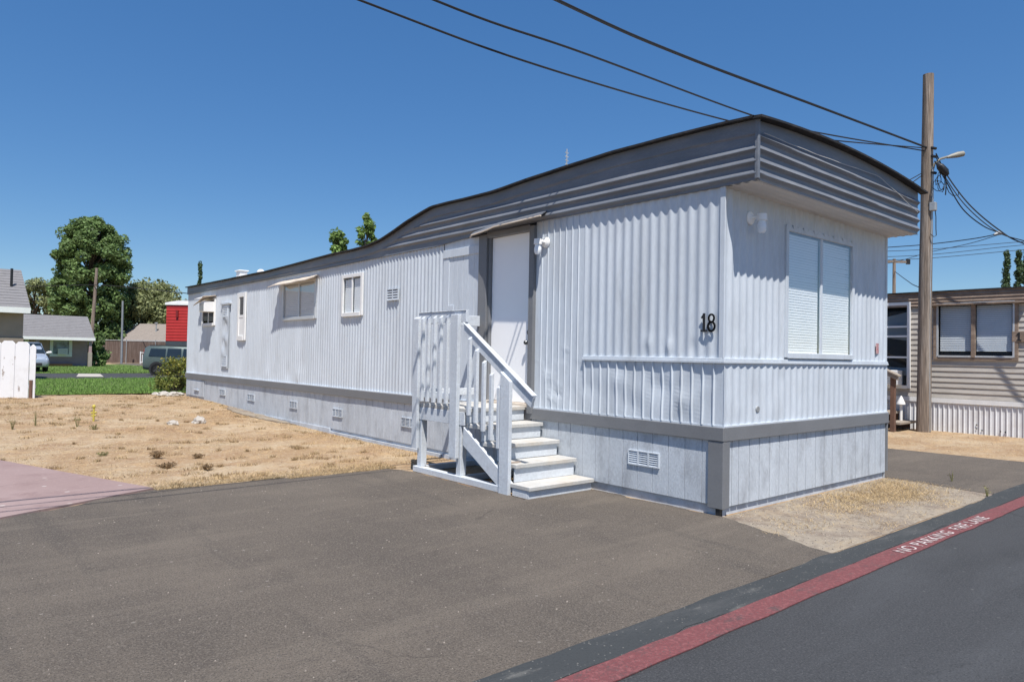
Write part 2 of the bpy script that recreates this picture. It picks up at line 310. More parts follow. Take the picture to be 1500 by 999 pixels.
sheet('neighbour_driveway', [(3.72, -1.262), (7.2, -1.262), (7.12, -0.6), (7.02, 1.2), (7.0, 30), (3.78, 30), (3.75, 0.0), (3.58, -1.2)], 0.010, m_drive, 0.04, 0.12, 0.03, seed=5)
sheet('red_concrete_slab', [(-3.90, 4.36), (-4.985, 7.45), (-30, 5.6), (-30, 2.4), (-7.6, 2.49), (-5.28, 3.66)], 0.022, m_slab, 0.008, 0.2, 0.05, seed=6)
sheet('sandy_strip', [(0.02, -0.02), (-0.35, -0.05), (-0.8, -1.25), (3.58, -1.25), (3.76, -0.02)], 0.006, m_sand, 0.02, 0.1, 0.01, seed=12)
sheet('bare_pale_patch', [(-0.06, 9.6), (-0.26, 10.5), (-0.36, 11.6), (-0.30, 12.9), (-0.06, 13.6)], 0.022, m_sand, 0.10, 0.12, 0.05, follow=True, seed=8)
def patch(name, x0, x1, y0, y1, material, dz, nxs=40, nys=24, edge=0.0, seed=0):
    b = MB()
    for j in range(nys + 1):
        for i in range(nxs + 1):
            x = x0 + (x1 - x0) * i / nxs; y = y0 + (y1 - y0) * j / nys
            if j == 0: y += edge * (nz(x * 0.7 + seed, 1) + 0.6 * nz(x * 3 + seed, 2))
            if j == nys: y += edge * (nz(x * 0.7 + seed, 5) + 0.6 * nz(x * 3 + seed, 6))
            b.v.append((x, y, terr(x, y) + dz))
    for j in range(nys):
        for i in range(nxs):
            k = j * (nxs + 1) + i; b.f.append([k, k + 1, k + nxs + 2, k + nxs + 1])
    return tag(b.build(name, material, smooth=True, recalc=False), kind='structure')
patch('lawn', -14, 9, 18.5, 31.3, m_lawn, 0.03, 120, 60, 0.12, 2)
patch('back_road', -40, 60, 31.5, 43.2, m_road, 0.02, 60, 40)
patch('far_lawn', -30, 9.2, 43.3, 70, m_lawn, 0.03, 60, 30, 0.2, 4)
sheet('far_driveway', [(9.2, 43.2), (22, 43.2), (22, 76), (9.2, 76)], 0.02, m_drive, 0.05, 0.5, 0.01)
sheet('road_patch', [tuple(at(112, 549.5, 33.5).xy), tuple(at(152, 549.5, 33.8).xy), tuple(at(147, 544, 39.6).xy), tuple(at(115, 544, 39.4).xy)], 0.035, m_conc, 0.02, 0.3, 0.01, follow=True)

# ---- painted words on the stripe
def text_mesh(name, txt, size, extrude, material, M, parent=None, sx=1.0, cut=False):
    cu = bpy.data.curves.new(name, 'FONT'); cu.body = txt; cu.size = size; cu.extrude = extrude; cu.space_character = 1.08
    to = bpy.data.objects.new(name, cu); COL.objects.link(to)
    dg = bpy.context.evaluated_depsgraph_get(); me = bpy.data.meshes.new_from_object(to.evaluated_get(dg))
    bpy.data.objects.remove(to); bpy.data.curves.remove(cu)
    me.transform(M @ Matrix.Diagonal((sx, 1, 1, 1))); me.materials.clear(); me.materials.append(material); me.name = name
    o = bpy.data.objects.new(name, me); COL.objects.link(o)
    if parent: o.parent = parent
    return o
m_letters = ground_mat('worn_white_letters', (0.52, 0.45, 0.44), [((0.24, 0.085, 0.088), 13, 0.53, 0.63, 0.9, one), ((0.6, 0.55, 0.53), 45, 0.5, 0.7, 0.5, one), ((0.15, 0.08, 0.08), 70, 0.55, 0.63, 0.8, one)], bump=0.1)
t = text_mesh('painted_lettering', 'NO PARKING  FIRE LANE', 0.150, 0.0008, m_letters, Matrix.Translation((0.0, -1.635, 0.0245)))
wx = max(v.co.x for v in t.data.vertices) - min(v.co.x for v in t.data.vertices)
for v in t.data.vertices: v.co.x = (v.co.x - 0.0) * 2.02 / wx - 0.02
tag(t, 'white stencilled words NO PARKING FIRE LANE on the red stripe', 'lettering')

# ------------------------------------------------------------------ the mobile home
W, L = 3.70, 17.22
home = empty('mobile_home', (0, 0, 0), 0, 'long pale blue grey single-wide trailer home with dark ribbed roof edge, bearing the number 18', 'mobile home')
TS = lambda u, n, z: (-n, u, z)         # long left side: u along +y, n outward (-x)
TF = lambda u, n, z: (u, -n, z)         # front end: u along +x, n outward (-y)
def prof_round(u0, u1, p, a, k=8):
    out = []; n = max(1, round((u1 - u0) / p))
    for i in range(n * k + 1):
        f = (i % k) / k; out.append((u0 + (u1 - u0) * i / (n * k), a * max(0.0, 0.5 + 0.5 * math.cos(2 * math.pi * f)) ** 1.3))
    return out
def prof_seam(u0, u1, p, a, wd=0.012):
    out = [(u0, 0)]; u = u0 + p
    while u < u1 - 0.02:
        out += [(u - wd, 0.0), (u - wd * 0.55, a), (u - 0.001, a), (u + 0.002, 0.0)]; u += p
    out.append((u1, 0)); return out
def prof_groove(u0, u1, spots, dpt=0.014, wd=0.013):
    out = [(u0, 0)]
    for s_ in spots:
        out += [(s_ - wd / 2, 0), (s_ - wd / 2 + 0.001, -dpt), (s_ + wd / 2 - 0.001, -dpt), (s_ + wd / 2, 0)]
    out.append((u1, 0)); return out
def wall(name, T, prof, z0, z1, material, parent, openings=(), dz=0.15, off=0.0, dent=None, smooth=False, z1fn=None):
    b = MB(T); us = list(prof)
    for (a0, a1, b0, b1) in openings:
        for e in (a0, a1):
            for i in range(len(us) - 1):
                if us[i][0] < e < us[i + 1][0]:
                    f = (e - us[i][0]) / (us[i + 1][0] - us[i][0]); us.insert(i + 1, (e, us[i][1] * (1 - f) + us[i + 1][1] * f)); break
    zs = sorted(set([z0 + (z1 - z0) * i / max(1, round((z1 - z0) / dz)) for i in range(max(1, round((z1 - z0) / dz)) + 1)] + [e for o in openings for e in o[2:] if z0 < e < z1]))
    idx = {}
    def vid(i, j):
        if (i, j) not in idx:
            u, n = us[i]; z = zs[j]; d = dent(u, z) if dent else 0
            idx[(i, j)] = b.pt((u, n + off + d, z))
        return idx[(i, j)]
    for i in range(len(us) - 1):
        um = (us[i][0] + us[i + 1][0]) / 2
        for j in range(len(zs) - 1):
            zm = (zs[j] + zs[j + 1]) / 2
            if any(a0 < um < a1 and b0 < zm < b1 for (a0, a1, b0, b1) in openings): continue
            b.f.append([vid(i, j), vid(i + 1, j), vid(i + 1, j + 1), vid(i, j + 1)])
    return b.build(name, material, parent, smooth=smooth)

WIN_SIDE = [(14.86, 15.86, 2.15, 2.82), (12.66, 13.13, 1.76, 2.84), (8.92, 10.48, 2.16, 2.90), (7.09, 7.81, 2.16, 2.86)]
WIN_FRONT = (1.13, 2.70, 1.545, 2.90)
DENTS = [(0.62, 1.62, .05, .012), (0.35, 1.60, .04, -.010), (0.9, 1.66, .06, .010), (0.75, 2.35, .02, .006), (1.3, 2.28, .015, .006), (1.75, 1.15, .1, -.008), (1.3, 1.25, .1, .010), (0.75, 1.22, .12, -.012),
         (0.45, 1.08, .09, .009), (1.1, 1.0, .12, -.007), (0.2, 1.3, .1, -.006), (2.4, 1.25, .06, .008), (2.38, 1.0, .04, .014), (2.1, 1.6, .04, .008), (2.25, 1.05, .06, -.008)]
def dent_side(u, z):
    d = 0.0012 * nz(u * 3.1, z * 2.3, 3)
    for (a, b, r, h) in DENTS:
        q = ((u - a) ** 2 + (z - b) ** 2) / (r * r)
        if q < 6: d += 1.5 * h * math.exp(-q)
    if z < 1.46: d += 0.006 * nz(u * 5, z * 3.2, 17) + 0.004 * nz(u * 11, z * 4, 5)
    return d
def dent_far(u, z):
    d = 0.004 * nz(u * 1.3, z * 0.9, 7) + 0.003 * nz(u * 4, z * 2, 3) * sstep(2.0, 1.0, z)
    for (a, b, r, h) in ((10.2, 1.05, .12, -.02), (9.7, 1.0, .10, .022), (9.45, 1.25, .12, -.014), (11.3, 1.0, .1, .014), (15.3, 1.1, .25, .02), (16.5, 1.0, .2, -.02), (10.9, 1.2, .08, .012)):
        q = ((u - a) ** 2 + (z - b) ** 2) / (r * r)
        if q < 6: d += h * math.exp(-q)
    return d
def dent_front(u, z):
    d = 0.003 * nz(u * 2.1, z * 2.3, 13) + 0.003 * nz(u * 6, z * 4, 3) * sstep(1.9, 1.2, z)
    for (a, b, r, h) in ((0.55, 1.15, .15, -.006), (0.85, 1.0, .12, .006), (0.35, 1.62, .06, .008), (0.62, 1.58, .05, .01), (1.0, 1.3, .1, -.006), (2.9, 1.1, .1, .005), (0.25, 1.0, .07, .007)):
        q = ((u - a) ** 2 + (z - b) ** 2) / (r * r)
        if q < 6: d += h * math.exp(-q)
    return d
ZS = 0.86
wall('side_siding', TS, prof_round(4.66, L, 0.098, 0.0145), ZS, 3.10, m_siding, home, WIN_SIDE, 0.12, 0, dent_far, True)
wall('side_siding', TS, prof_round(0.03, 1.83, 0.117, 0.0145), 1.50, 3.16, m_siding, home, (), 0.06, -0.004, dent_side, True)
wall('side_siding', TS, prof_seam(1.83, 2.67, 0.104, 0.013), ZS, 3.16, m_siding, home, (), 0.06, 0.002, dent_side)
wall('side_siding', TS, prof_seam(-0.024, 1.83, 0.122, 0.016, 0.016), ZS, 1.455, m_siding, home, (), 0.04, 0.008, dent_side)
b = MB(TS)
b.box(0.0, 1.83, 0.0, 0.035, 1.455, 1.482); b.box(0.0, 1.83, 0.0, 0.024, 1.482, 1.505)
b.build('belt_rail', m_siding, home, bevel=0.003)
MB(TS).box(-0.018, 0.04, 0.0, 0.018, 1.505, 3.15).build('corner_trim', m_siding, home, bevel=0.004)
b = MB(TS); b.box(0, L, -0.06, -0.05, 0.86, 3.2); b.f = b.f  # inner liner behind the openings is not needed
wall('front_siding', TF, prof_round(-0.012, W, 0.125, 0.015), 1.50, 3.14, m_siding, home, [WIN_FRONT], 0.07, 0, dent_front, True)
wall('front_siding', TF, prof_round(-0.016, W, 0.125, 0.012), ZS, 1.455, m_siding, home, (), 0.05, 0.012, dent_front, True)
b = MB(TF); b.box(-0.0345, W + 0.01, 0.0, 0.036, 1.4555, 1.4815); b.box(-0.023, W + 0.01, 0.0, 0.028, 1.482, 1.503)
b.build('belt_rail', m_siding, home, bevel=0.003)
b = MB(TF); b.box(W - 0.03, W + 0.012, -0.03, 0.016, 1.505, 3.13); b.build('corner_trim', m_siding, home, bevel=0.004)
# hidden sides
b = MB(); b.face([(W, 0, 0.0), (W, L, 0.0), (W, L, 3.2), (W, 0, 3.2)]); b.face([(0, L, 0.0), (W, L, 0.0), (W, L, 3.2), (0, L, 3.2)]); b.build('rear_siding', m_siding, home)
# floor, so that nothing shows through, and dark rooms behind windows
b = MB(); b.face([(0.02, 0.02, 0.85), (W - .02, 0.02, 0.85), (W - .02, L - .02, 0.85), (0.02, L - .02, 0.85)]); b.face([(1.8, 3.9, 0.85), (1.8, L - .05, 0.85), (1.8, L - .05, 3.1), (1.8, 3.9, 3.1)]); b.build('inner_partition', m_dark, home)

# base band, corner boards, skirting
b = MB(TS); b.box(-0.036, 2.70, 0.0, 0.036, 0.715, 0.845); b.box(3.74, L + .02, 0.0, 0.038, 0.715, 0.848); b.build('base_band', m_trim, home, bevel=0.004)
b = MB(TF); b.box(0.0, W + 0.03, 0.0, 0.0365, 0.714, 0.846); b.build('base_band', m_trim, home, bevel=0.004)
b = MB(TS); b.box(-0.028, 2.70, 0.0, 0.016, 0.8455, 0.862); b.box(3.82, L, 0.0, 0.034, 0.8485, 0.862); b.build('drip_flashing', m_siding, home)
MB(TS).box(2.701, 3.739, -0.06, 0.02, 0.60, 0.853).build('door_sill_board', m_trim, home)
MB(TF).box(0.0, W, 0.0, 0.034, 0.8465, 0.862).build('drip_flashing', m_siding, home)
b = MB(TS); b.box(-0.030, 0.135, 0.0, 0.030, 0.075, 0.713); b.build('skirt_corner_board', m_trim, home, bevel=0.003)
b = MB(TF); b.box(-0.029, 0.085, 0.0, 0.0325, 0.075, 0.7125); b.build('skirt_corner_board', m_trim, home, bevel=0.003)
b = MB(TF); b.box(W - 0.005, W + 0.02, -0.16, 0.030, 0.10, 0.7125); b.build('skirt_corner_board', m_trim, home, bevel=0.003)
gf = [0.165, 0.285, 0.475, 0.66, 0.86, 1.05, 1.24, 1.43, 1.62, 1.84, 2.04, 2.24, 2.44, 2.64, 2.84, 3.03, 3.22, 3.40, 3.56]
wall('front_skirt', TF, prof_groove(0.04, W, gf), 0.085, 0.72, m_skirt, home, (), 0.3, 0.004)
gs = [0.22, 0.42, 0.62, 0.82, 1.02, 1.22, 1.42, 1.62, 1.82, 2.02, 2.22]; y = 2.42
while y < L - 0.2: gs.append(y + 0.01 * math.sin(y * 9)); y += 0.2032
wall('side_skirt', TS, prof_groove(0.06, L, gs, 0.008, 0.008), 0.10, 0.72, m_skirt, home, (), 0.3, 0.004, lambda u, z: 0.006 * nz(u * 0.9, z, 2))
b = MB(TF); b.box(0.0, W - .02, -0.06, -0.022, -0.02, 0.12); b.build('kick_board', m_kick, home)
b = MB(TS); b.box(0.0, L, -0.06, -0.02, -0.05, 0.13); b.build('kick_board', m_kick, home)
b = MB(TS); b.box(1.7, 4.6, -0.02, 0.02, -0.04, 0.06); b.box(4.62, 8.2, -0.02, 0.025, -0.04, 0.05); b.box(8.22, 12, -0.02, 0.022, -0.02, 0.10); b.build('bottom_sill', m_kick, home)
MB(TF).box(-0.02, 0.035, -0.05, -0.004, -0.02, 0.09).build('kick_corner', m_black, home)

def louvre(T, u0, u1, z0, z1, name='skirt_vent', n=3, k=6, material=m_siding, parent=home, off=0.004):
    b = MB(T); cw = (u1 - u0) / n; e = 0.012
    b.box(u0, u1, off, off + 0.02, z0, z0 + e); b.box(u0, u1, off, off + 0.02, z1 - e, z1)
    for i in range(n + 1):
        c = u0 + i * cw; lo = c if i == 0 else c - 0.011; hi = c if i == n else c + 0.011
        if i == 0: hi = c + 0.013
        if i == n: lo = c - 0.013
        b.box(lo, hi, off, off + 0.0195, z0 + e, z1 - e)
    hz = (z1 - z0 - 2 * e) / k
    for i in range(n):
        a, c = u0 + i * cw + 0.013, u0 + (i + 1) * cw - 0.013
        for j in range(k):
            zb = z0 + e + j * hz
            b.hexa([(a, off + .012, zb), (c, off + .012, zb), (c, off + .017, zb + .001), (a, off + .017, zb + .001)], [(a, off + .003, zb + hz * .6), (c, off + .003, zb + hz * .6), (c, off + .008, zb + hz * .62), (a, off + .008, zb + hz * .62)])
    o = b.build(name, material, parent)
    MB(T).box(u0 + .01, u1 - .01, off, off + 0.0025, z0 + .01, z1 - .01).build('vent_dark_backing', m_trim, o if o.parent == home else parent)  # flat dark plate: the shade between the slats is put in as colour
    return o
louvre(TS, 0.725, 1.135, 0.36, 0.515)
for (a, c, z) in ((5.36, 5.74, 0.425), (7.74, 8.12, 0.40), (9.68, 10.05, 0.42), (12.0, 12.42, 0.435), (13.95, 14.35, 0.455)):
    louvre(TS, a, c, z - 0.07, z + 0.075, material=m_skirt)
louvre(TS, 5.88, 6.23, 2.345, 2.53, 'wall_vent', 2, 4, m_siding, home, 0.022)
# access hatch in the skirt at the far end
b = MB(TS); b.box(15.6, 17.15, 0.006, 0.02, 0.25, 0.66); b.box(16.0, 16.4, 0.02, 0.05, 0.40, 0.43); b.build('skirt_hatch', m_skirt, home, bevel=0.004)
# dented water heater door
b = MB(TS); NU, NZ = 14, 40
def whd(u, z):
    d = 0.03
    for (a, c, r, h) in ((14.05, 2.05, .17, -.035), (13.9, 1.75, .12, .025), (14.15, 1.65, .12, -.03), (13.95, 2.3, .1, .02), (14.1, 1.4, .12, .02)):
        d += h * math.exp(-((u - a) ** 2 + (z - c) ** 2) / r / r)
    return d
idx = [[b.pt((13.74 + .54 * i / NU, whd(13.74 + .54 * i / NU, 1.05 + 1.58 * j / NZ), 1.05 + 1.58 * j / NZ)) for i in range(NU + 1)] for j in range(NZ + 1)]
for j in range(NZ):
    for i in range(NU): b.f.append([idx[j][i], idx[j][i + 1], idx[j + 1][i + 1], idx[j + 1][i]])
wh = b.build('water_heater_door', m_siding, home, smooth=True)
louvre(TS, 13.85, 14.18, 2.32, 2.56, 'door_vent', 1, 5, m_siding, wh, 0.025)
louvre(TS, 13.85, 14.18, 1.10, 1.36, 'door_vent', 1, 5, m_siding, wh, 0.025)
MB(TS).box(13.66, 14.36, 0.0, 0.06, 2.63, 2.67).build('door_hood', m_siding, wh)
# grooved plywood repair panel left of the door, with its head board
b = MB(TS); wall('plywood_panel', TS, prof_groove(3.80, 4.52, [3.93, 4.06, 4.19, 4.32, 4.43], 0.006, 0.007), ZS, 2.89, m_siding, home, (), 0.5, 0.012)
b.box(3.80, 4.66, -0.02, 0.030, 2.885, 3.0); b.box(4.52, 4.66, -0.02, 0.020, ZS, 2.884); b.box(4.40, 4.54, -0.02, 0.019, ZS, 2.2); b.box(3.80, 4.66, -.02, .006, 3.0, 3.12); b.build('panel_batten', m_siding, home, bevel=0.003)

# windows
def window(T, u0, u1, z0, z1, parent, split='v', frame=m_alu, fw=0.035, blind=m_blind, nsl=None, gl=m_glass, off=0.0, name='window', up=None, depth=0.028, slat=0.027, tilt=0.55, blind_from=0.0):
    b = MB(T); o0, o1 = off - 0.012, off + 0.022
    b.box(u0 - 0.025, u0 + fw, o0, o1, z0 - .02, z1 + .02); b.box(u1 - fw, u1 + 0.025, o0, o1, z0 - .02, z1 + .02)
    b.box(u0 + fw, u1 - fw, o0, o1, z1 - fw, z1 + .0195); b.box(u0 + fw, u1 - fw, o0, o1 + 0.008, z0 - .028, z0 + fw)
    um = (u0 + u1) / 2; zm = (z0 + z1) / 2
    if split == 'v': b.box(um - 0.022, um + 0.022, o0 + .002, o1 - .012, z0 + fw, z1 - fw)
    if split == 'h': b.box(u0 + fw, u1 - fw, o0 + .002, o1 - .006, zm - 0.03, zm + 0.03)
    w_ = b.build(name, frame, parent, bevel=0.003)
    g = MB(T); g.face([(u0 + fw, off + .004, z0 + fw), (u1 - fw, off + .004, z0 + fw), (u1 - fw, off + .004, z1 - fw), (u0 + fw, off + .004, z1 - fw)]); g.build('glass_pane', gl, w_)
    bk = MB(T); d = off - depth
    bk.face([(u0 - .03, d - 0.06, z0 - .03), (u1 + .03, d - .06, z0 - .03), (u1 + .03, d - .06, z1 + .03), (u0 - .03, d - .06, z1 + .03)])
    for (A, B_) in (((u0, z0), (u1, z0)), ((u1, z0), (u1, z1)), ((u1, z1), (u0, z1)), ((u0, z1), (u0, z0))):
        bk.face([(A[0], off - .002, A[1]), (B_[0], off - .002, B_[1]), (B_[0], d - .06, B_[1]), (A[0], d - .06, A[1])])
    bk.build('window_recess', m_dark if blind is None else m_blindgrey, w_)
    if blind:
        bl = MB(T); zt = z1 - fw - 0.005; zb = z0 + fw + (zt - z0 - fw) * blind_from
        halves = [(u0 + fw + .004, um - .024), (um + .024, u1 - fw - .004)] if split == 'v' else [(u0 + fw + .004, u1 - fw - .004)]
        for (a, c) in halves:
            z = zb
            while z < zt - slat:
                dn = 0.0018; s0 = 0.002 * random.uniform(-1, 1)
                bl.face([(a, d + dn, z), (c, d + dn, z + s0), (c, d - dn * .3, z + slat * .9 + s0), (a, d - dn * .3, z + slat * .9)])
                z += slat
            bl.box(a, c, d - .012, d + .012, zb - 0.018, zb - 0.004)
        bl.build('blind', blind, w_, recalc=False)
    return w_
wf = window(TF, *WIN_FRONT, home, 'v', m_siding, 0.03, m_blind, off=0.012, slat=0.029)
b = MB(TF)   # wavy sealed flange round the front window
for i in range(14):
    u = 1.12 + i * 0.116; b.box(u, u + 0.09, 0.02, 0.032 + 0.008 * (i % 2), 2.90, 2.935)
b.build('window_flashing', m_siding, wf)
w1 = window(TS, *WIN_SIDE[0], home, 'v', m_vinyl, 0.05, None, gl=m_glass_dark, off=0.02)
w2 = window(TS, *WIN_SIDE[1], home, 'h', m_vinyl, 0.085, None, gl=m_glass_dark, off=0.025)
w3 = window(TS, *WIN_SIDE[2], home, 'v', m_alu, 0.035, m_blindgrey, off=0.02)
w4 = window(TS, *WIN_SIDE[3], home, 'v', m_white, 0.04, m_blind, off=0.02, slat=0.035)
MB(TS).box(12.745, 13.045, 0.028, 0.034, 1.845, 2.27).build('window_board', m_vinyl, w2)
def sheet_awning(T, pts_in, pts_out, name, material, parent, thick=0.012, n=10, wave=0.0):
    b = MB(T)
    for i in range(n):
        f0, f1 = i / n, (i + 1) / n
        def P(f, lo):
            a = Vector(pts_in[0]).lerp(Vector(pts_in[1]), f); c = Vector(pts_out[0]).lerp(Vector(pts_out[1]), f)
            wv = wave * nz(f * 5, 1.7); c.z += wv; a.z += wv * .4
            if lo: a.z -= thick; c.z -= thick
            return a, c
        a0, c0 = P(f0, 0); a1, c1 = P(f1, 0); x0, y0 = P(f0, 1); x1, y1 = P(f1, 1)
        b.face([a0, a1, c1, c0]); b.face([x0, y0, y1, x1]); b.face([c0, c1, y1, y0])
        if i == 0: b.face([a0, c0, y0, x0])
        if i == n - 1: b.face([a1, x1, y1, c1])
    return b.build(name, material, parent, weld=True)
sheet_awning(TS, [(8.86, 0.02, 2.975), (10.72, 0.02, 2.965)], [(8.66, 0.19, 2.90), (10.72, 0.27, 2.85)], 'awning', m_beige, w3, 0.02, 16, 0.03)
sheet_awning(TS, [(14.8, 0.02, 2.90), (15.5, 0.02, 2.90)], [(14.8, 0.34, 2.85), (15.6, 0.34, 2.66)], 'awning', m_beige, w1, 0.016, 10, 0.02)
sheet_awning(TS, [(15.2, 0.02, 2.92), (16.0, 0.02, 2.92)], [(15.2, 0.2, 2.86), (16.0, 0.2, 2.86)], 'awning', m_white, w1, 0.02, 6, 0.02)

# door
b = MB(TS); b.box(2.665, 2.755, -0.05, 0.05, 0.78, 3.12); b.box(3.62, 3.795, -0.04, 0.045, 0.86, 3.12); b.box(2.755, 3.62, -0.05, 0.043, 3.065, 3.14); b.box(3.585, 3.62, -0.06, 0.012, 0.86, 3.07); b.build('door_frame', m_trim, home, bevel=0.004)
d = MB(TS).box(2.757, 3.583, -0.075, -0.032, 0.90, 3.064).build('door', m_door, home, bevel=0.003)
MB(TS).box(2.755, 3.62, -0.09, 0.06, 0.855, 0.895).build('threshold', m_beige, d)
b = MB(TS); b.lathe((2.815, -0.03, 1.79), [(0.001, 0), (0.033, 0), (0.033, 0.012), (0.02, 0.02), (0.001, 0.022)], 14, 'y'); b.build('deadbolt', m_bronze, d)
b = MB(TS); b.lathe((2.815, -0.03, 1.66), [(0.001, 0), (0.034, 0), (0.03, 0.010), (0.012, 0.014), (0.012, 0.038), (0.027, 0.045), (0.03, 0.06), (0.02, 0.075), (0.001, 0.076)], 14, 'y'); b.build('door_knob', m_bronze, d, smooth=True)
b = MB(TS); b.box(2.79, 2.84, -0.033, -0.028, 1.52, 1.86); b.build('lock_plate', m_alu, d)
AW = [(2.28, 0.295, 3.150), (2.6, 0.292, 3.142), (3.0, 0.285, 3.136), (3.2, 0.27, 3.136), (3.42, 0.20, 3.134), (3.6, 0.165, 3.130), (3.84, 0.135, 3.122), (3.98, 0.05, 3.118)]
b = MB(TS)
for (p, q) in zip(AW, AW[1:]):
    ip, iq = (p[0] + .72 * (p[1] - .035), 0.035, p[2] + 0.30 * p[1] + 0.02), (q[0] + .72 * (q[1] - .035), 0.035, q[2] + 0.30 * q[1] + 0.02)
    b.hexa([p, q, iq, ip], [(v[0], v[1] + 0.003, v[2] + 0.010) for v in (p, q, iq, ip)])
b.build('door_awning', m_fascia, home, weld=True)
b = MB(TS); b.tube([(u, n + .004, z - .004) for (u, n, z) in AW], 0.011, 6); b.build('awning_lip', m_beige, home)

# roof
ST = [(-0.36, 3.708), (0.0, 3.724), (0.7, 3.738), (1.4, 3.741), (2.2, 3.714), (3.0, 3.681), (3.5, 3.654), (4.1, 3.658), (4.5, 3.668), (4.9, 3.668), (5.18, 3.621), (5.57, 3.543), (5.97, 3.444), (6.4, 3.348), (6.85, 3.301), (7.33, 3.284), (8.2, 3.286), (9.8, 3.248), (11.3, 3.221), (14, 3.226), (L, 3.241)]
def top(y):
    for (a, za), (c, zc) in zip(ST, ST[1:]):
        if a <= y <= c: return za + (zc - za) * (y - a) / (c - a)
    return ST[-1][1] if y > L else ST[0][1]
def bot(y):
    P = [(-0.36, 3.15), (0, 3.145), (2.5, 3.158), (3.9, 3.135), (4.83, 3.085), (6.6, 3.08), (9, 3.06), (L, 3.045)]
    for (a, za), (c, zc) in zip(P, P[1:]):
        if a <= y <= c: return za + (zc - za) * (y - a) / (c - a)
    return 3.05
YS = [-0.36 + 0.1 * i for i in range(int((L + 0.36) / 0.1) + 1)] + [L]
def arch(x): return 0.085 * (1 - ((x - 1.85) / 1.9) ** 2) - 0.012 * (x + 0.06)
b = MB(); NX = 14
idx = [[b.pt((-0.06 + 3.87 * i / NX, y, top(y) + arch(-0.06 + 3.87 * i / NX) + 0.006)) for i in range(NX + 1)] for y in YS]
for j in range(len(YS) - 1):
    for i in range(NX): b.f.append([idx[j][i], idx[j][i + 1], idx[j + 1][i + 1], idx[j + 1][i]])
roof = b.build('roof', m_roofcoat, home, smooth=True)
b = MB()
for y0, y1 in zip(YS, YS[1:]):
    for (xa, xb) in ((-0.110, -0.04), (3.80, 3.86)):
        wv0, wv1 = 0.006 * nz(y0 * 1.7, 3), 0.006 * nz(y1 * 1.7, 3)
        b.hexa([(xa, y0, top(y0) - .006 + wv0), (xb, y0, top(y0) - .006 + wv0), (xb, y1, top(y1) - .006 + wv1), (xa, y1, top(y1) - .006 + wv1)],
               [(xa, y0, top(y0) + .016 + wv0), (xb, y0, top(y0) + .022 + wv0), (xb, y1, top(y1) + .022 + wv1), (xa, y1, top(y1) + .016 + wv1)])
for i in range(26):
    x0, x1 = -0.110 + 3.967 * i / 26, -0.110 + 3.967 * (i + 1) / 26
    z0, z1 = 3.703 + arch(x0), 3.703 + arch(x1)
    b.hexa([(x0, -0.44, z0 - .009), (x1, -0.44, z1 - .009), (x1, -0.35, z1 - .009), (x0, -0.35, z0 - .009)], [(x0, -0.44, z0 + .012), (x1, -0.44, z1 + .012), (x1, -0.35, z1 + .022), (x0, -0.35, z0 + .022)])
b.build('roof_edge', m_tar, roof)
# ribbed side fascia
RZ = [3.205, 3.318, 3.432]
def rib(z, zs, a=0.034):
    o = 0
    for zr in zs:
        q = z - zr
        if -0.028 < q < 0.045: o = max(o, a * (1 + q / 0.028) if q < 0 else a * (1 - q / 0.045))
    return o
def fascia_side():
    b = MB(); zl = [3.03 + 0.0095 * i for i in range(78)]; prev = None
    for y in YS:
        t, bt = top(y) - 0.008, bot(y); col = []
        lim = t - 0.135 + 0.01 * nz(y, 5)
        rs = [z for z in RZ if z < lim]
        for z in zl:
            zz = min(max(z, bt), t); fade = sstep(0, 0.02, lim - zz)
            n = rib(zz, rs) * fade * sstep(6.6, 6.1, y) if y > 6.1 else rib(zz, rs) * fade
            n += 0.012 if zz > lim else 0
            n += 0.004 * nz(y * 1.4, zz * 5, 3) + (0.012 if y > 6.9 and zz < bt + 0.05 else 0)
            col.append((-0.032 - n, y, zz))
        if prev:
            for k in range(len(zl) - 1):
                q = [prev[k], col[k], col[k + 1], prev[k + 1]]
                if abs(q[0][2] - q[3][2]) < 1e-5 and abs(q[1][2] - q[2][2]) < 1e-5: continue
                b.face(q)
        prev = col
    # little soffit return under the side fascia
    for y0, y1 in zip(YS, YS[1:]): b.face([(-0.032, y0, bot(y0)), (-0.032, y1, bot(y1)), (0.03, y1, bot(y1)), (0.03, y0, bot(y0))])
    return b.build('side_fascia', m_fascia, home, smooth=True, weld=True)
fascia_side()
b = MB(TF); zl = [3.095 + 0.0105 * i for i in range(72)]; prev = None
for i in range(61):
    x = -0.032 + 3.805 * i / 60; t_ = 3.703 + arch(x) - 0.012; bt = 3.143 - 0.03 * (x / 3.75); col = []
    for z in zl:
        zz = min(max(z, bt), t_); ph = (zz - 3.205 + 0.028 * x / 3.75) / 0.1135
        n = rib(zz + 0.028 * x / 3.75, [3.205, 3.318, 3.432, 3.545]) if ph < 3.3 else 0.006
        n += 0.005 * nz(x * 1.2, zz * 6, 8)
        col.append((x, 0.345 + n, zz))
    if prev:
        for k in range(len(zl) - 1):
            q = [prev[k], col[k], col[k + 1], prev[k + 1]]
            if abs(q[0][2] - q[3][2]) < 1e-5 and abs(q[1][2] - q[2][2]) < 1e-5: continue
            b.face(q)
    prev = col
b.build('front_fascia', m_fascia, home, smooth=True, weld=True)
b = MB(TF); b.box(3.765, 3.775, -3.0, 0.345, 3.12, 3.735); b.build('rear_fascia', m_fascia, home)
b = MB(TS)
b.box(-0.379, -0.342, 0.02, 0.058, 3.152, 3.72); b.build('fascia_corner', m_fascia, home, bevel=0.004)
b = MB(TF)      # ribbed soffit under the front overhang
prof = prof_round(0.0, 0.362, 0.09, 0.010, 6)
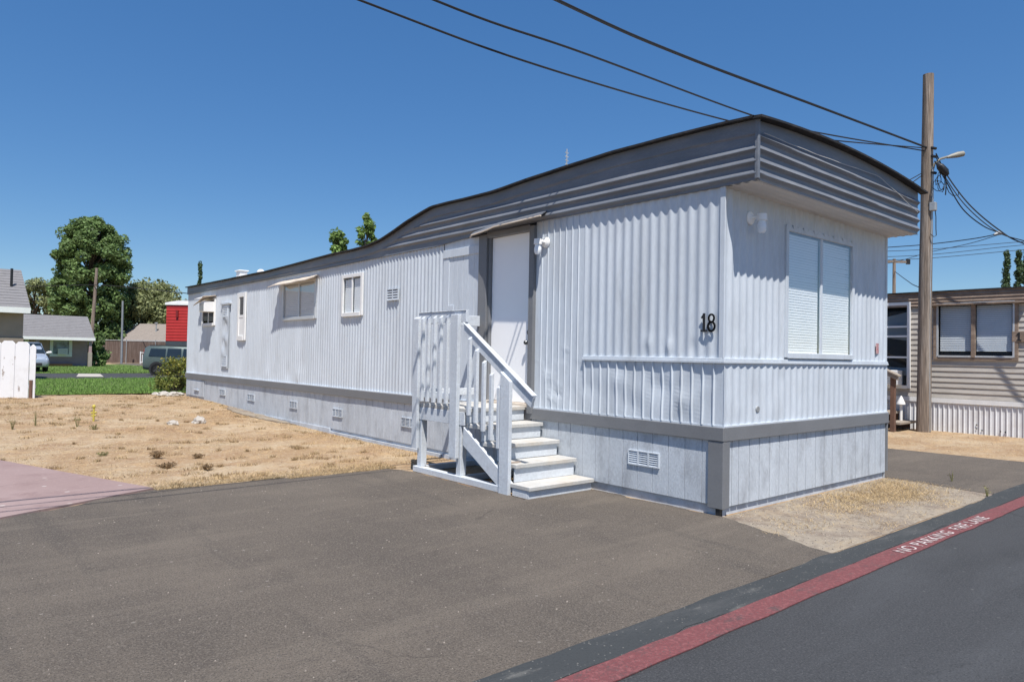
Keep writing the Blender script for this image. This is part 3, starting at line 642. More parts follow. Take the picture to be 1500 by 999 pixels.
for (u0, h0), (u1, h1) in zip(prof, prof[1:]): b.face([(-0.03, u0, 3.152 - h0), (3.77, u0, 3.122 - h0), (3.77, u1, 3.122 - h1), (-0.03, u1, 3.152 - h1)])
b.build('front_soffit', m_soffit, home, smooth=True)
# loose lamp cord under the front roof edge
b = MB(TF); pts = []
for i in range(40):
    x = 0.05 + 3.65 * i / 39; pts.append((x, 0.372 + 0.004 * math.sin(i), 3.60 + arch(x) * 0.75 - 0.05 * abs(math.sin(x * 1.15 + 0.3)) - (0.12 * max(0, (x - 2.6)) ** 1.2)))
b.tube(pts, 0.004, 5); b.build('string_light_cord', m_lcable, home)
# roof vents, loose bright sheet, aerial
MB().box(0.42, 0.62, 14.4, 14.66, 3.25, 3.53).box(0.39, 0.65, 14.37, 14.69, 3.53, 3.56).build('roof_vent', m_white, roof, bevel=0.01)
b = MB(); b.lathe((0.55, 13.3, 3.25), [(0.05, 0), (0.05, 0.15), (0.09, 0.15), (0.10, 0.19), (0.04, 0.24), (0.001, 0.24)], 14); b.build('roof_vent', m_white, roof, smooth=True)
b = MB(); b.lathe((0.55, 9.0, 3.3), [(0.05, 0), (0.05, 0.12), (0.11, 0.12), (0.10, 0.18), (0.001, 0.2)], 12); b.build('roof_vent', m_white, roof, smooth=True)
b = MB(); b.hexa([(0.02, 3.75, 3.70), (0.6, 3.75, 3.76), (0.6, 4.75, 3.76), (0.02, 4.75, 3.71)], [(0.02, 3.75, 3.715), (0.6, 3.75, 3.82), (0.6, 4.75, 3.80), (0.02, 4.75, 3.72)]); b.build('roof_patch', m_white, roof)
b = MB(); ax, ay = 0.55, 2.72
b.tube([(ax, ay, 3.75), (ax, ay, 4.20)], 0.008, 6)
for k in range(6): b.tube([(ax - .03, ay, 3.9 + .05 * k), (ax + .03, ay, 3.9 + .05 * k)], 0.006, 5)
b.build('aerial', m_galv, roof)

def porch_light(T, u, z, side=1):
    b = MB(T); b.lathe((u, 0.01, z), [(0.001, 0), (0.066, 0), (0.066, 0.012), (0.05, 0.026), (0.03, 0.032), (0.001, 0.032)], 20, 'y')
    b.tube([(u, 0.03, z), (u + 0.012, 0.075, z + 0.005), (u + .02, 0.12, z)], 0.022, 10); b.lathe((u + .02, 0.13, z - 0.035), [(0.001, 0.07), (0.046, 0.065), (0.05, 0.0), (0.001, 0.0)][::-1], 18)
    o = b.build('porch_light', m_porcelain, home, smooth=True)
    g = MB(T); g.lathe((u + .02, 0.13, z - 0.16), [(0.001, 0), (0.03, 0.004), (0.043, 0.03), (0.046, 0.075), (0.036, 0.11), (0.036, 0.126), (0.001, 0.126)], 18); g.build('lamp_jar', m_frost, o, smooth=True)
porch_light(TF, 0.425, 2.90); porch_light(TS, 2.485, 2.885)
# house number: cast numerals 1 and 8 standing off the wall
def stroke(b, pts, wd, n0=0.026, n1=0.036):
    for (p, q) in zip(pts, pts[1:]):
        p = Vector(p); q = Vector(q); d = (q - p); L_ = d.length; d = d / L_; nrm = Vector((-d.y, d.x)) * wd / 2; e = d * wd * 0.3
        c = [p - e - nrm, q + e - nrm, q + e + nrm, p - e + nrm]
        b.hexa([(v.x, n0, v.y) for v in c], [(v.x, n1, v.y) for v in c])
b = MB(TS); stroke(b, [(0.197, 1.93), (0.197, 1.762)], 0.024); stroke(b, [(0.197, 1.925), (0.222, 1.895)], 0.016, 0.0265, 0.0365); stroke(b, [(0.228, 1.768), (0.166, 1.768)], 0.016, 0.0255, 0.0355)
b.build('house_number_digit', m_black, home)
b = MB(TS)
def ring8(cy, cz, ry, rz_): return [(cy + ry * math.cos(t_), cz + rz_ * math.sin(t_)) for t_ in [2 * math.pi * k / 18 for k in range(19)]]
stroke(b, ring8(0.113, 1.888, 0.030, 0.036), 0.016); stroke(b, ring8(0.113, 1.808, 0.037, 0.044), 0.018, 0.0255, 0.0365)
b.build('house_number_digit', m_black, home)
MB(TF).box(3.37, 3.45, 0.017, 0.0195, 1.60, 1.73).build('sticker', m_sticker, home)
MB(TF).lathe((0.59, 0.016, 1.0), [(0.001, 0), (0.03, 0), (0.03, 0.012), (0.001, 0.012)], 12, 'y').build('hose_cap', m_galv, home)
# air conditioner in the far window
ac = empty('air_conditioner', (-0.02, 15.06, 2.47), 0, 'small white window air conditioner jutting from the rear window of the long grey trailer', 'air conditioner')
def ac_unit(root, w_=0.5, h=0.32, d_=0.38, axis_=(-1, 0)):
    T = (lambda u, n, z: (-n, u, z)) if axis_ == (-1, 0) else (lambda u, n, z: (u, -n, z))
    MB(T).box(-w_ / 2, w_ / 2, -0.05, d_, 0, h).build('casing', m_vinyl, root, bevel=0.01)
    b = MB(T)
    for k in range(7): b.box(-w_ / 2 + .04, w_ / 2 - .04, d_, d_ + .012, 0.04 + k * (h - .08) / 7, 0.04 + (k + .5) * (h - .08) / 7)
    b.build('grille', m_galv, root)
ac_unit(ac, 0.40, 0.27, 0.27)

# ------------------------------------------------------------------ porch stairs
st = empty('porch_stairs', (-0.5, 2.7, 0.01), 0, 'pale grey wooden porch steps with railing leading up to the white door', 'porch steps')
def P(mb, name, material, bev=0.004, parent=st, **k):
    for i, v in enumerate(mb.v): mb.v[i] = (v[0] + 0.5, v[1] - 2.7, v[2] - 0.01)
    return mb.build(name, material, parent, bevel=bev, **k)
TZ = [0.135, 0.33, 0.51, 0.69]; TY = [1.61, 1.885, 2.17, 2.46]
for k, (z, y) in enumerate(zip(TZ, TY)):
    x0 = -1.0 if k == 0 else -0.955
    P(MB().box(x0, -0.03, y, y + 0.31, z - 0.042, z), 'tread', m_tread)
    P(MB().box(x0 + 0.012, -0.045, y + 0.03, y + 0.05, (TZ[k - 1] + .001 if k else 0.005), z - 0.043), 'riser', m_porch)
    if k: P(MB().box(-0.06, -0.042, y + 0.051, y + 0.3, TZ[k - 1] - .04, z - 0.044), 'side_cheek', m_porch)
P(MB().box(-0.99, -0.97, 1.66, 1.90, 0.005, 0.092), 'side_cheek', m_porch)
P(MB().box(-0.97, -0.02, 2.775, 3.0, 0.823, 0.865).box(-0.97, -0.02, 3.005, 3.22, 0.823, 0.864).box(-0.97, -0.02, 3.225, 3.44, 0.823, 0.866).box(-0.97, -0.02, 3.445, 3.66, 0.823, 0.865).box(-0.97, -0.02, 3.665, 3.80, 0.823, 0.864), 'deck', m_tread, 0.003)
P(MB().box(-0.96, -0.045, 2.80, 2.82, 0.691, 0.822), 'riser', m_porch)
P(MB().box(-0.975, -0.94, 2.8, 3.80, 0.665, 0.822), 'rim_joist', m_porch)
P(MB().box(-0.94, -0.04, 3.76, 3.80, 0.665, 0.822), 'rim_joist', m_porch)
def board(pts, x0, x1): return MB().hexa([(x0, y, z) for (y, z) in pts], [(x1, y, z) for (y, z) in pts])
P(board([(2.80, 0.655), (2.80, 0.44), (2.09, 0.03), (1.93, 0.03), (1.93, 0.13)], -0.985, -0.945), 'stringer', m_porch)
P(MB().box(-1.0, -0.91, 2.07, 3.84, 0.004, 0.075), 'base_sill', m_porch)
P(MB().box(-0.91, -0.07, 3.76, 3.84, 0.004, 0.073), 'base_sill', m_porch); P(MB().box(-0.91, -0.07, 2.86, 2.94, 0.004, 0.07), 'base_sill', m_porch)
P(MB().box(-0.97, -0.885, 3.70, 3.79, 0.076, 0.664), 'post', m_porch)
P(MB().box(-0.97, -0.885, 2.86, 2.95, 0.076, 0.69), 'post', m_porch)
def slant_post(y0, y1, zb, zt, x0=-1.02, x1=-0.98, dz=0.025, ctop=None):
    zo, zi = (zt - dz, zt)
    return MB().hexa([(x0, y0, zb), (x1, y0, zb), (x1, y1, zb), (x0, y1, zb)], [(x0, y0, zo if ctop is None else ctop[0]), (x1, y0, zi if ctop is None else ctop[0]), (x1, y1, zi if ctop is None else ctop[1]), (x0, y1, zo if ctop is None else ctop[1])])
P(slant_post(3.74, 3.86, 0.30, 1.965), 'post', m_porch)
P(slant_post(2.885, 3.025, 0.28, 1.965, -1.03, -0.98, 0.0), 'post', m_porch)
P(slant_post(1.925, 2.085, 0.0, 1.3, -1.03, -0.985, 0, (1.215, 1.32)), 'post', m_porch)
P(MB().box(-0.98, -0.942, 2.79, 3.80, 1.875, 2.01).box(-0.99, -0.935, 2.79, 3.80, 2.0105, 2.018), 'top_rail', m_porch)
P(MB().box(-0.98, -0.942, 3.03, 3.80, 0.955, 1.03), 'lower_rail', m_porch)
P(MB().box(-0.94, -0.03, 3.74, 3.78, 1.88, 2.02), 'top_rail', m_porch)
P(MB().box(-0.94, -0.03, 3.74, 3.78, 0.96, 1.05), 'lower_rail', m_porch)
for k in range(5):
    yc = 3.135 + k * 0.135 - (0.01 if k == 4 else 0)
    P(slant_post(yc - 0.022, yc + 0.022, 0.90, 1.965, -1.02, -0.981, 0.03), 'baluster', m_porch, 0.003)
for k in range(5):
    yc = 2.68 - k * 0.137; zt = 1.70 - k * 0.087 * 1.35
    zt = 1.155 + (yc - 2.127) / (2.716 - 2.127) * (1.727 - 1.155) - 0.01
    zb = 0.48 + (yc - 2.131) / (2.70 - 2.131) * 0.33
    P(slant_post(yc - 0.022, yc + 0.022, zb, zt + .02, -1.02, -0.981, 0.03), 'baluster', m_porch, 0.003)
P(board([(2.83, 1.86), (2.83, 1.72), (1.645, 0.955), (1.60, 1.065)], -0.98, -0.942), 'handrail', m_porch)
P(board([(2.83, 1.875), (2.83, 1.865), (1.60, 1.070), (1.595, 1.082)], -0.998, -0.93), 'handrail_cap', m_porch, 0.002)
tag(MB().box(-0.935, -0.79, 1.98, 2.04, 0.332, 0.339).build('wood_scrap', mat('scrap_wood', (0.33, 0.27, 0.22), 0.8), bevel=0.002), 'small grey wood scrap lying on the second step of the porch', 'wood scrap')
for v in bpy.data.objects['wood_scrap'].data.vertices: v.co.z -= 0.0

#@PART2
# ------------------------------------------------------------------ neighbouring trailer on the right
m_lap = mat('beige_lap_siding', (0.46, 0.43, 0.39), 0.7, 0.1, 2, 0.05, 30, dirt=(0.33, 0.29, 0.25), dirt_amt=0.8, dirt_scale=2.2, stretch=(1, 0.6, 3))
m_brown = mat('brown_trim_wood', (0.235, 0.175, 0.135), 0.75, 0.18, 3, 0.12, 20, bump=0.3, dirt=(0.36, 0.29, 0.23), dirt_amt=0.6, dirt_scale=3, stretch=(1, 1, 3))
m_wood = mat('stained_wood', (0.15, 0.085, 0.06), 0.8, 0.2, 4, 0.12, 20, bump=0.4)
m_oldwood = mat('grey_old_wood', (0.30, 0.255, 0.21), 0.85, 0.15, 4, 0.12, 25, bump=0.4)
XR = 11.45
nb = empty('neighbour_trailer', (XR, 0, 0), 0, 'beige trailer home with brown ribbed eave behind the tall utility pole', 'mobile home')
TR = lambda u, n, z: (-n, u, z)       # local to the empty
def prof_lap(z0, z1, p):
    out = []; z = z0
    while z < z1 - 1e-4:
        out += [(z, 0.013), (min(z + p * .12, z1), 0.016), (min(z + p * .5, z1), 0.008), (min(z + p * .94, z1), 0.0)]; z += p
    return out
def lapwall(T, u0, u1, z0, z1, p, openings, name, material, parent):
    b = MB(T); pr = prof_lap(z0, z1, p) + [(z1, 0.0)]
    us = sorted(set([u0, u1] + [e for o in openings for e in o[:2]]))
    for (ua, ub) in zip(us, us[1:]):
        for (za, na), (zb, nb_) in zip(pr, pr[1:]):
            zm = (za + zb) / 2
            if any(o[0] < (ua + ub) / 2 < o[1] and o[2] < zm < o[3] for o in openings): continue
            b.face([(ua, na, za), (ub, na, za), (ub, nb_, zb), (ua, nb_, zb)])
    return b.build(name, material, parent)
WR1 = (0.56, 1.97, 1.66, 2.80); WR2 = (2.55, 3.75, 0.93, 2.86)
lapwall(TR, -0.3, 12.0, 0.73, 2.82, 0.118, [WR1, WR2], 'siding', m_lap, nb)
b = MB(TR); b.face([(-0.3, 0, 0), (-0.3, -3.7, 0), (-0.3, -3.7, 3.0), (-0.3, 0, 3.0)]); b.face([(12, 0, 0), (12, -3.7, 0), (12, -3.7, 3.0), (12, 0, 3.0)]); b.face([(-.3, -3.7, 0), (12, -3.7, 0), (12, -3.7, 3), (-.3, -3.7, 3)]); b.build('end_wall', m_lap, nb)
lapwall(lambda u, n, z: (-n - 0.035, u, z), -0.42, 12.1, 2.765, 3.07, 0.075, [], 'eave_fascia', m_brown, nb)
b = MB(TR); b.box(-0.45, 12.12, -3.75, 0.075, 3.0705, 3.10); b.box(-0.42, 12.1, -0.02, 0.034, 2.75, 2.7645); b.build('roof', m_tar, nb)
MB(TR).box(0.30, 2.15, 0.03, 0.17, 2.765, 2.80).build('window_hood', m_brown, nb)
b = MB(TR); b.box(-0.3, 12, 0.0, 0.035, 0.63, 0.728); b.build('skirt_band', m_white, nb)
m_wskirt = mat('white_metal_skirt', (0.70, 0.71, 0.73), 0.45, 0.05, 2, 0.03, 30, dirt=(0.5, 0.47, 0.43), dirt_amt=0.5, dirt_scale=3)
wall('skirt', TR, prof_seam(-0.3, 12.0, 0.098, 0.022, 0.02), -0.02, 0.629, m_wskirt, nb, (), 0.4)
for (u, z) in ((1.22, .12), (1.22, .20), (1.12, .09), (0.78, .10), (0.70, .09)): MB(TR).lathe((u, 0.012, z), [(0.001, 0), (0.016, 0), (0.012, 0.014), (0.001, 0.014)], 8, 'y').build('skirt_hole_disc', m_black, nb)  # raised black discs standing in for the darkness of holes in the skirt
wr = window(TR, *WR1, nb, None, m_alu, 0.012, None, gl=m_glass, off=0.03)
b = MB(TR); e = 0.085
b.box(WR1[0] - e, WR1[0], 0.0, 0.05, WR1[2] - e, WR1[3] + .02); b.box(WR1[1], WR1[1] + e, 0, .05, WR1[2] - e, WR1[3] + .02); b.box(WR1[0], WR1[1], 0, .049, WR1[2] - e, WR1[2] - .03); b.box(1.24, 1.32, 0.0, .066, WR1[2] - .03, WR1[3] - 0.0)
b.build('window_casing', m_brown, wr, bevel=0.004)
bl = MB(TR)
for (a, c) in ((0.60, 1.235), (1.325, 1.935)):
    z = 1.77
    while z < 2.74: bl.face([(a, -0.018, z), (c, -0.018, z), (c, -0.030, z + .036), (a, -0.030, z + .036)]); z += 0.04
bl.build('blind', mat('pale_blind', (0.62, 0.66, 0.70), 0.6, 0.04), wr, recalc=False)
wl = window(TR, *WR2, nb, None, m_vinyl, 0.05, None, gl=m_glass_dark, off=0.03)
b = MB(TR)
for z in (1.62, 2.1, 2.32): b.box(2.60, 3.70, 0.012, 0.05, z - 0.02, z + 0.02)
b.build('window_bar', m_vinyl, wl)
b = MB(TR); b.face([(2.62, -.04, 2.0), (3.6, -.04, 2.15), (3.6, -.02, 2.7), (3.1, -.03, 2.55), (2.62, -.05, 2.66)]); b.build('curtain', m_blindgrey, wl)
b = MB(TR); b.face([(2.62, -.05, 1.2), (3.6, -.05, 1.2), (3.6, -.05, 1.40), (2.62, -.05, 1.38)]); b.build('curtain', m_blindgrey, wl)
pq = MB(TR).box(-0.02, 0.585, 0.02, 0.055, 1.96, 2.185).build('number_board', m_brown, nb, bevel=0.01)
b = MB(TR); stroke(b, [(0.455, 2.15), (0.455, 2.0)], 0.026, 0.055, 0.066); stroke(b, [(0.455, 2.145), (0.49, 2.115)], 0.02, 0.0555, 0.0665); stroke(b, [(0.49, 2.0), (0.42, 2.0)], 0.018, 0.0545, 0.0655)
b.build('board_digit', m_black, pq)
ac2 = empty('air_conditioner', (XR - 0.0, 2.95, 0.98), 0, 'white box air conditioner low in the beige trailer window beside the brown railing', 'air conditioner')
ac_unit(ac2, 0.5, 0.34, 0.25)
# its wooden steps, seen past the corner of the grey home
ns_ = empty('wooden_steps', (11.0, 2.9, 0), 0, 'weathered brown wooden steps with a handrail beside the beige trailer', 'steps')
def PS(mb, name, material, bev=0.004):
    for i, v in enumerate(mb.v): mb.v[i] = (v[0] - 11.0, v[1] - 2.9, v[2])
    return mb.build(name, material, ns_, bevel=bev)
for k, (z, y) in enumerate(((0.20, 2.36), (0.40, 2.66), (0.60, 2.98), (0.78, 3.26))):
    PS(MB().box(10.42, 11.38, y, y + (0.3 if k < 3 else 1.2), z - 0.05, z), 'tread', m_oldwood)
PS(MB().box(11.33, 11.37, 2.5, 4.4, 0.02, 0.149).box(11.33, 11.37, 2.75, 4.4, 0.15, 0.348).box(10.60, 10.64, 3.3, 4.4, 0.02, 0.72), 'stringer', m_wood)
PS(MB().box(10.315, 10.405, 2.44, 2.53, 0, 1.19), 'post', m_wood)
PS(MB().box(10.315, 10.405, 3.9, 3.99, 0, 1.9), 'post', m_wood)
PS(board([(2.36, 1.11), (2.36, 1.19), (4.0, 1.93), (4.0, 1.85)], 10.27, 10.314), 'handrail', m_oldwood)
PS(board([(2.34, 1.1905), (2.34, 1.225), (4.0, 1.965), (4.0, 1.9305)], 10.25, 10.43), 'handrail', m_oldwood)
lmp = empty('path_light', (11.1, 2.60, 0.20), 0, 'small white cone topped garden light standing on the lowest wooden step', 'garden light')
b = MB(); b.lathe((0, 0, 0), [(0.03, 0), (0.03, 0.36), (0.001, 0.36)], 10); b.build('stem', m_white, lmp)
b = MB(); b.lathe((0, 0, 0.36), [(0.001, 0), (0.10, 0.0), (0.10, 0.02), (0.03, 0.15), (0.012, 0.19), (0.001, 0.19)], 14); b.build('shade', m_white, lmp, smooth=True)

# ------------------------------------------------------------------ utility pole, lamp, cables
up = empty('utility_pole', (11.0, 2.1, 0), 0, 'tall weathered wooden utility pole with a street lamp arm in front of the beige trailer', 'utility pole')
OFF = Vector((11.0, 2.1, 0))
def PU(mb, name, material, parent=up, **k):
    mb.v = [tuple(Vector(v) - OFF) for v in mb.v]; return mb.build(name, material, parent, **k)
b = MB(); pts = []; rad = []
for k in range(24):
    f = k / 23; p = Vector((10.992, 2.1, -0.2)).lerp(Vector((10.866, 1.998, 7.80)), f); pts.append(p + Vector((0.012 * nz(f * 4, 1), 0.012 * nz(f * 4, 7), 0))); rad.append(0.146 - 0.040 * f + 0.004 * nz(f * 9, 3))
b.tube(pts, rad, 18); PU(b, 'pole_shaft', m_pole, smooth=True)
b = MB(); b.tube([at(1366, 300, 15.28), at(1366.2, 245, 15.28)], 0.022, 8); b.tube([at(1362, 632, 15.27), at(1361.5, 470, 15.28), at(1364.5, 340, 15.28), at(1365.2, 308, 15.28)], 0.016, 8); PU(b, 'conduit', m_galv)
c = at(1367, 303, 15.25); PU(MB().box(c.x - .06, c.x + .06, c.y - .06, c.y + .06, c.z - .09, c.z + .09), 'junction_box', m_galv, bevel=0.008)
arm = MB(); arm.tube([at(1366, 250, 15.3), at(1369, 240, 15.25), at(1378, 233, 15.2), at(1390, 229.5, 15.2)], 0.025, 8); arm_o = PU(arm, 'lamp_arm', m_lamp, smooth=True)
h = MB(); h.tube([at(1387, 231, 15.2), at(1392, 229.5, 15.2), at(1402, 227.2, 15.2), at(1411, 225.5, 15.2), at(1413, 225.5, 15.2)], [0.025, 0.04, 0.062, 0.058, 0.025], 12); PU(h, 'lamp_head', m_lamp, arm_o, smooth=True)
for py in (216, 228, 252): PU(MB().tube([at(1361, py, 15.35), at(1371, py + 2, 15.2)], 0.03, 8), 'cable_bracket', m_black)
def cable(name, pts, r, label, group=None, seg=10, cat='cable'):
    b = MB(); P_ = [Vector(p) for p in pts]; out = []
    for i in range(len(P_) - 1):
        p0, p1, p2, p3 = P_[max(i - 1, 0)], P_[i], P_[i + 1], P_[min(i + 2, len(P_) - 1)]
        for k in range(seg):
            t_ = k / seg; out.append(0.5 * ((2 * p1) + (p2 - p0) * t_ + (2 * p0 - 5 * p1 + 4 * p2 - p3) * t_ * t_ + (3 * p1 - p0 - 3 * p2 + p3) * t_ ** 3))
    out.append(P_[-1]); b.tube(out, r, 6)
    return tag(b.build(name, m_cable), label, cat, group)
PT = Vector((10.95, 2.0, 6.19))
cable('overhead_cable', [PT, (5.92, 2.0, 5.88), (2.03, 2.0, 5.634), (-0.43, 1.97, 5.56), (-6, 1.95, 5.62), (-14, 1.9, 5.95), (-26, 1.9, 7.0)], 0.021, 'thick black cable running above the trailer roof, highest of the three overhead')
cable('overhead_cable', [PT + Vector((0, .05, -.05)), (5.888, 2.1, 5.468), (3.887, 2.1, 5.291), at(860, 80, 7.9), at(635, 0, 6.80), (-6, 1.75, 4.95), (-14, 1.7, 5.3), (-26, 1.7, 6.6)], 0.0125, 'thin black cable crossing above the front door, middle one of the three overhead')
cable('overhead_cable', [PT + Vector((0, .12, .04)), (6.213, 2.2, 5.441), (3.52, 2.2, 5.124), at(800, 100, 7.75), at(525, 0, 6.60), (-7, 2.05, 4.8), (-15, 2.0, 5.2), (-26, 2.0, 6.4)], 0.0115, 'thin black cable crossing the sky furthest left, lowest of the three overhead')
d_ = 15.2
cable('service_cable', [at(1371, 225, d_), at(1388, 258, d_), at(1420, 300, 14.8), at(1462, 336, 14.4), at(1500, 357, 14.0), at(1600, 385, 13)], 0.013, 'black cable dropping from the pole towards the right edge, the uppermost strand', seg=8)
cable('service_cable', [at(1371, 230, d_), at(1386, 262, d_), at(1416, 303, 14.8), at(1458, 338, 14.4), at(1500, 353, 14.0), at(1600, 376, 13)], 0.010, 'black cable dropping right from the pole just beside the uppermost strand', seg=8)
cable('service_cable', [at(1369, 236, d_), at(1386, 266, d_), at(1410, 306, 15.2), at(1440, 331, 15.4), at(1466, 342, 15.6)], 0.012, 'sagging black cable from the pole down to the small grey clamp', seg=8)
cable('back_cable', [at(1467, 342, 15.6), at(1425, 350, 17), at(1360, 358, 19), at(1300, 362.5, 21), at(1150, 372, 25)], 0.012, 'black cable from the small grey clamp leftwards behind the pole', seg=8)
cable('back_cable', [at(1466, 343, 15.7), at(1420, 357, 18), at(1360, 370, 21), at(1300, 386, 24), at(1200, 400, 28)], 0.009, 'thin cable falling leftwards from the clamp to behind the grey home', seg=8)
for k, (y0, y1, lb) in enumerate(((367, 354, 'topmost'), (375, 359, 'second'), (380, 366, 'lowest'))):
    cable('distant_wire', [at(1200, y0 + 4, 60), at(1350, y0 - 1, 58), at(1500, y1, 56), at(1700, y1 - 16, 52)], 0.022, f'faint distant wire low in the right sky, {lb} of three', 'distant wires', 6)
cable('guy_wire', [at(1352, 253, 15.5), at(1325, 268, 14.9), at(1250, 310, 13.5)], 0.010, 'upper of two thin wires passing behind the roof corner to the pole', seg=6)
cable('guy_wire', [at(1352, 256, 15.5), at(1328, 273, 14.9), at(1250, 321, 13.5)], 0.010, 'lower of two thin wires passing behind the roof corner to the pole', seg=6)
cl = MB(); cl.tube([at(1456, 344, 15.5), at(1462, 341.5, 15.5), at(1469, 342, 15.5)], [0.02, 0.05, 0.03], 8); tag(cl.build('cable_clamp', m_galv), 'small grey metal clamp joining the sagging cables right of the pole', 'cable clamp')
sp = MB(); sp.tube([at(1373, 240, 15.15), at(1377, 244, 15.1), at(1384, 252, 15.1), at(1388, 257, 15.1)], [0.03, 0.075, 0.085, 0.04], 10); spo = sp.build('cable_splice_box', m_black, smooth=True); tag(spo, 'black cable splice case hanging under the street lamp arm', 'splice case')
random.seed(11)
b = MB(); pts = []
for k in range(46):
    a = k * 0.55; cx_, cy_ = 1376 + 4 * math.sin(k * .37), 268 + 6 * math.cos(k * .21)
    pts.append(at(cx_ + 5.5 * math.cos(a) + random.uniform(-1, 1), cy_ + 9 * math.sin(a) + random.uniform(-1.5, 1.5), 15.15 + random.uniform(-.08, .08)))
b.tube(pts, 0.0075, 5); tag(b.build('cable_coil', m_cable), 'tangled loops of thin black cable hanging below the splice case', 'cable')
b = MB(); b.tube([at(1385, 256, 15.1), at(1386, 272, 15.1), at(1385, 286, 15.1)], 0.012, 6); tag(b.build('cable_tail', m_cable), 'short black cable end dangling straight down from the splice case', 'cable')
b = MB(); b.tube([at(1369, 300, 15.2), at(1371, 318, 15.2), at(1371, 335, 15.2), at(1371.5, 345, 15.2), at(1368, 347, 15.2), at(1363, 343, 15.25)], 0.0085, 6); tag(b.build('hanging_wire', m_cable), 'thin loose wire hanging in a hook below the grey junction box', 'wire')
b = MB(); b.tube([at(1385, 270, 15.1), at(1390, 282, 15.1), at(1396, 287, 15.1), at(1404, 286, 15), at(1404, 280, 15)], 0.008, 6); tag(b.build('looped_wire', m_cable), 'thin wire looping to the right below the splice case', 'wire')

tp = empty('distant_utility_pole', at(1309, 520, 60), YAW, 'distant utility pole with one crossarm standing beyond the beige trailer roof', 'utility pole')
tp.location.z = 0
b = MB(); b.tube([(0, 0, 0), (0, 0, 10.35)], [0.17, 0.12], 10); b.build('pole_shaft', m_pole, tp)
MB().box(-1.1, 1.2, -0.1, -0.02, 10.0, 10.2).build('crossarm', m_pole, tp)
b = MB(); b.box(1.0, 1.3, -0.14, 0.02, 9.9, 10.35); b.tube([(-1, -.06, 10.2), (-1, -.06, 10.4)], 0.05, 6); b.build('insulator', m_black, tp)
cable('distant_wire', [at(1311, 398, 60), at(1330, 412, 52), at(1344, 420, 48), at(1400, 440, 44)], 0.03, 'short wire sloping right from the distant crossarm pole', seg=6)

# ------------------------------------------------------------------ foliage
def leaf_mat(name, col, isl=0.5, tr=0.35):
    return mat(name, col, 0.6, 0.25, 0.6, 0, island=isl, translucent=tr, spec=0.3)
m_bark = mat('bark', (0.13, 0.10, 0.075), 0.9, 0.2, 3, 0.15, 15, bump=0.5)
def leaves(b, c, r, n, size, squash=1.0, shell=0.5, up_=0.3):
    for _ in range(n):
        while True:
            d = Vector((random.uniform(-1, 1), random.uniform(-1, 1), random.uniform(-1, 1)))
            if 0.01 < d.length <= 1: break
        d = d.normalized() * (d.length ** shell)
        p = Vector(c) + Vector((d.x * r, d.y * r, d.z * r * squash))
        nrm = (d * 0.7 + Vector((random.gauss(0, .6), random.gauss(0, .6), random.gauss(up_, .6)))).normalized()
        t1 = nrm.orthogonal().normalized(); t1 = (Matrix.Rotation(random.uniform(0, 6.28), 3, nrm) @ t1); t2 = nrm.cross(t1); s_ = size * random.uniform(0.6, 1.3)
        k = len(b.v); b.v += [tuple(p - t1 * s_), tuple(p + t2 * s_ * .55), tuple(p + t1 * s_), tuple(p - t2 * s_ * .55)]; b.f.append([k, k + 1, k + 2, k + 3])
def tree(name, loc, height, crown_r, crown_base, nclump, nleaf, lsize, lmat, label, shape='round', trunk_r=0.25, group=None, clump_r=0.28, cat='tree', seed=1):
    random.seed(seed)
    t_ = empty(name, loc, 0, label, cat, group)
    tr = MB(); tr.tube([(0, 0, -0.2), (0.05, 0, height * .3), (0, 0.05, height * .6), (0, 0, height * .9)], [trunk_r, trunk_r * .8, trunk_r * .5, trunk_r * .12], 9)
    cl_ = []
    for k in range(nclump):
        f = (k + random.random()) / nclump; z = crown_base + (height - crown_base) * f
        if shape == 'round': rr = crown_r * max(0.03, 1 - abs(2 * f - 1) ** 3.6) ** .55 if f > .5 else crown_r * (0.8 + 0.2 * math.sqrt(max(0, 1 - (2 * f - 1) ** 2)))
        elif shape == 'egg': rr = crown_r * (1 - f) ** .55 * min(1, .55 + 3 * f)
        else: rr = crown_r * min(1, (1 - f) * 1.6 + .12) * min(1, .4 + f * 3)
        a = random.uniform(0, 6.283); q = rr * random.uniform(0.35, 1.08) ** .6
        cl_.append((q * math.cos(a), q * math.sin(a), z))
    for (x, y, z) in cl_:
        if shape != 'column' and random.random() < 0.5: tr.tube([(0, 0, max(crown_base * .6, z - crown_r * .7)), (x * .5, y * .5, z - crown_r * .2), (x, y, z)], [trunk_r * .35, trunk_r * .2, 0.02], 5)
    tr.build('trunk', m_bark, t_, smooth=True)
    lv = MB(); cr = crown_r * clump_r
    for c_ in cl_: leaves(lv, c_, cr * random.uniform(0.7, 1.35), nleaf, lsize, 0.85 if shape != 'column' else 1.6, 0.55)
    lv.build('crown', lmat, t_, recalc=False)
    return t_
m_leafA = leaf_mat('deep_green_leaves', (0.15, 0.23, 0.08)); m_leafB = leaf_mat('olive_leaves', (0.27, 0.30, 0.14)); m_leafC = leaf_mat('cypress_leaves', (0.065, 0.11, 0.05), .4, .15)
m_leafD = leaf_mat('bright_leaves', (0.17, 0.26, 0.075)); m_leafE = leaf_mat('shrub_leaves', (0.19, 0.21, 0.05), .6); m_leafF = leaf_mat('yellow_leaves', (0.36, 0.31, 0.06), .4)
def base(px, d, py=530, z=0.0):
    p = at(px, py, d); p.z = z; return p
tree('shade_tree', base(130, 92), 18.0, 4.05, 1.4, 260, 200, 0.22, m_leafA, 'large dense dark green tree towering behind the small grey house', 'round', 0.4, clump_r=0.215, seed=2)
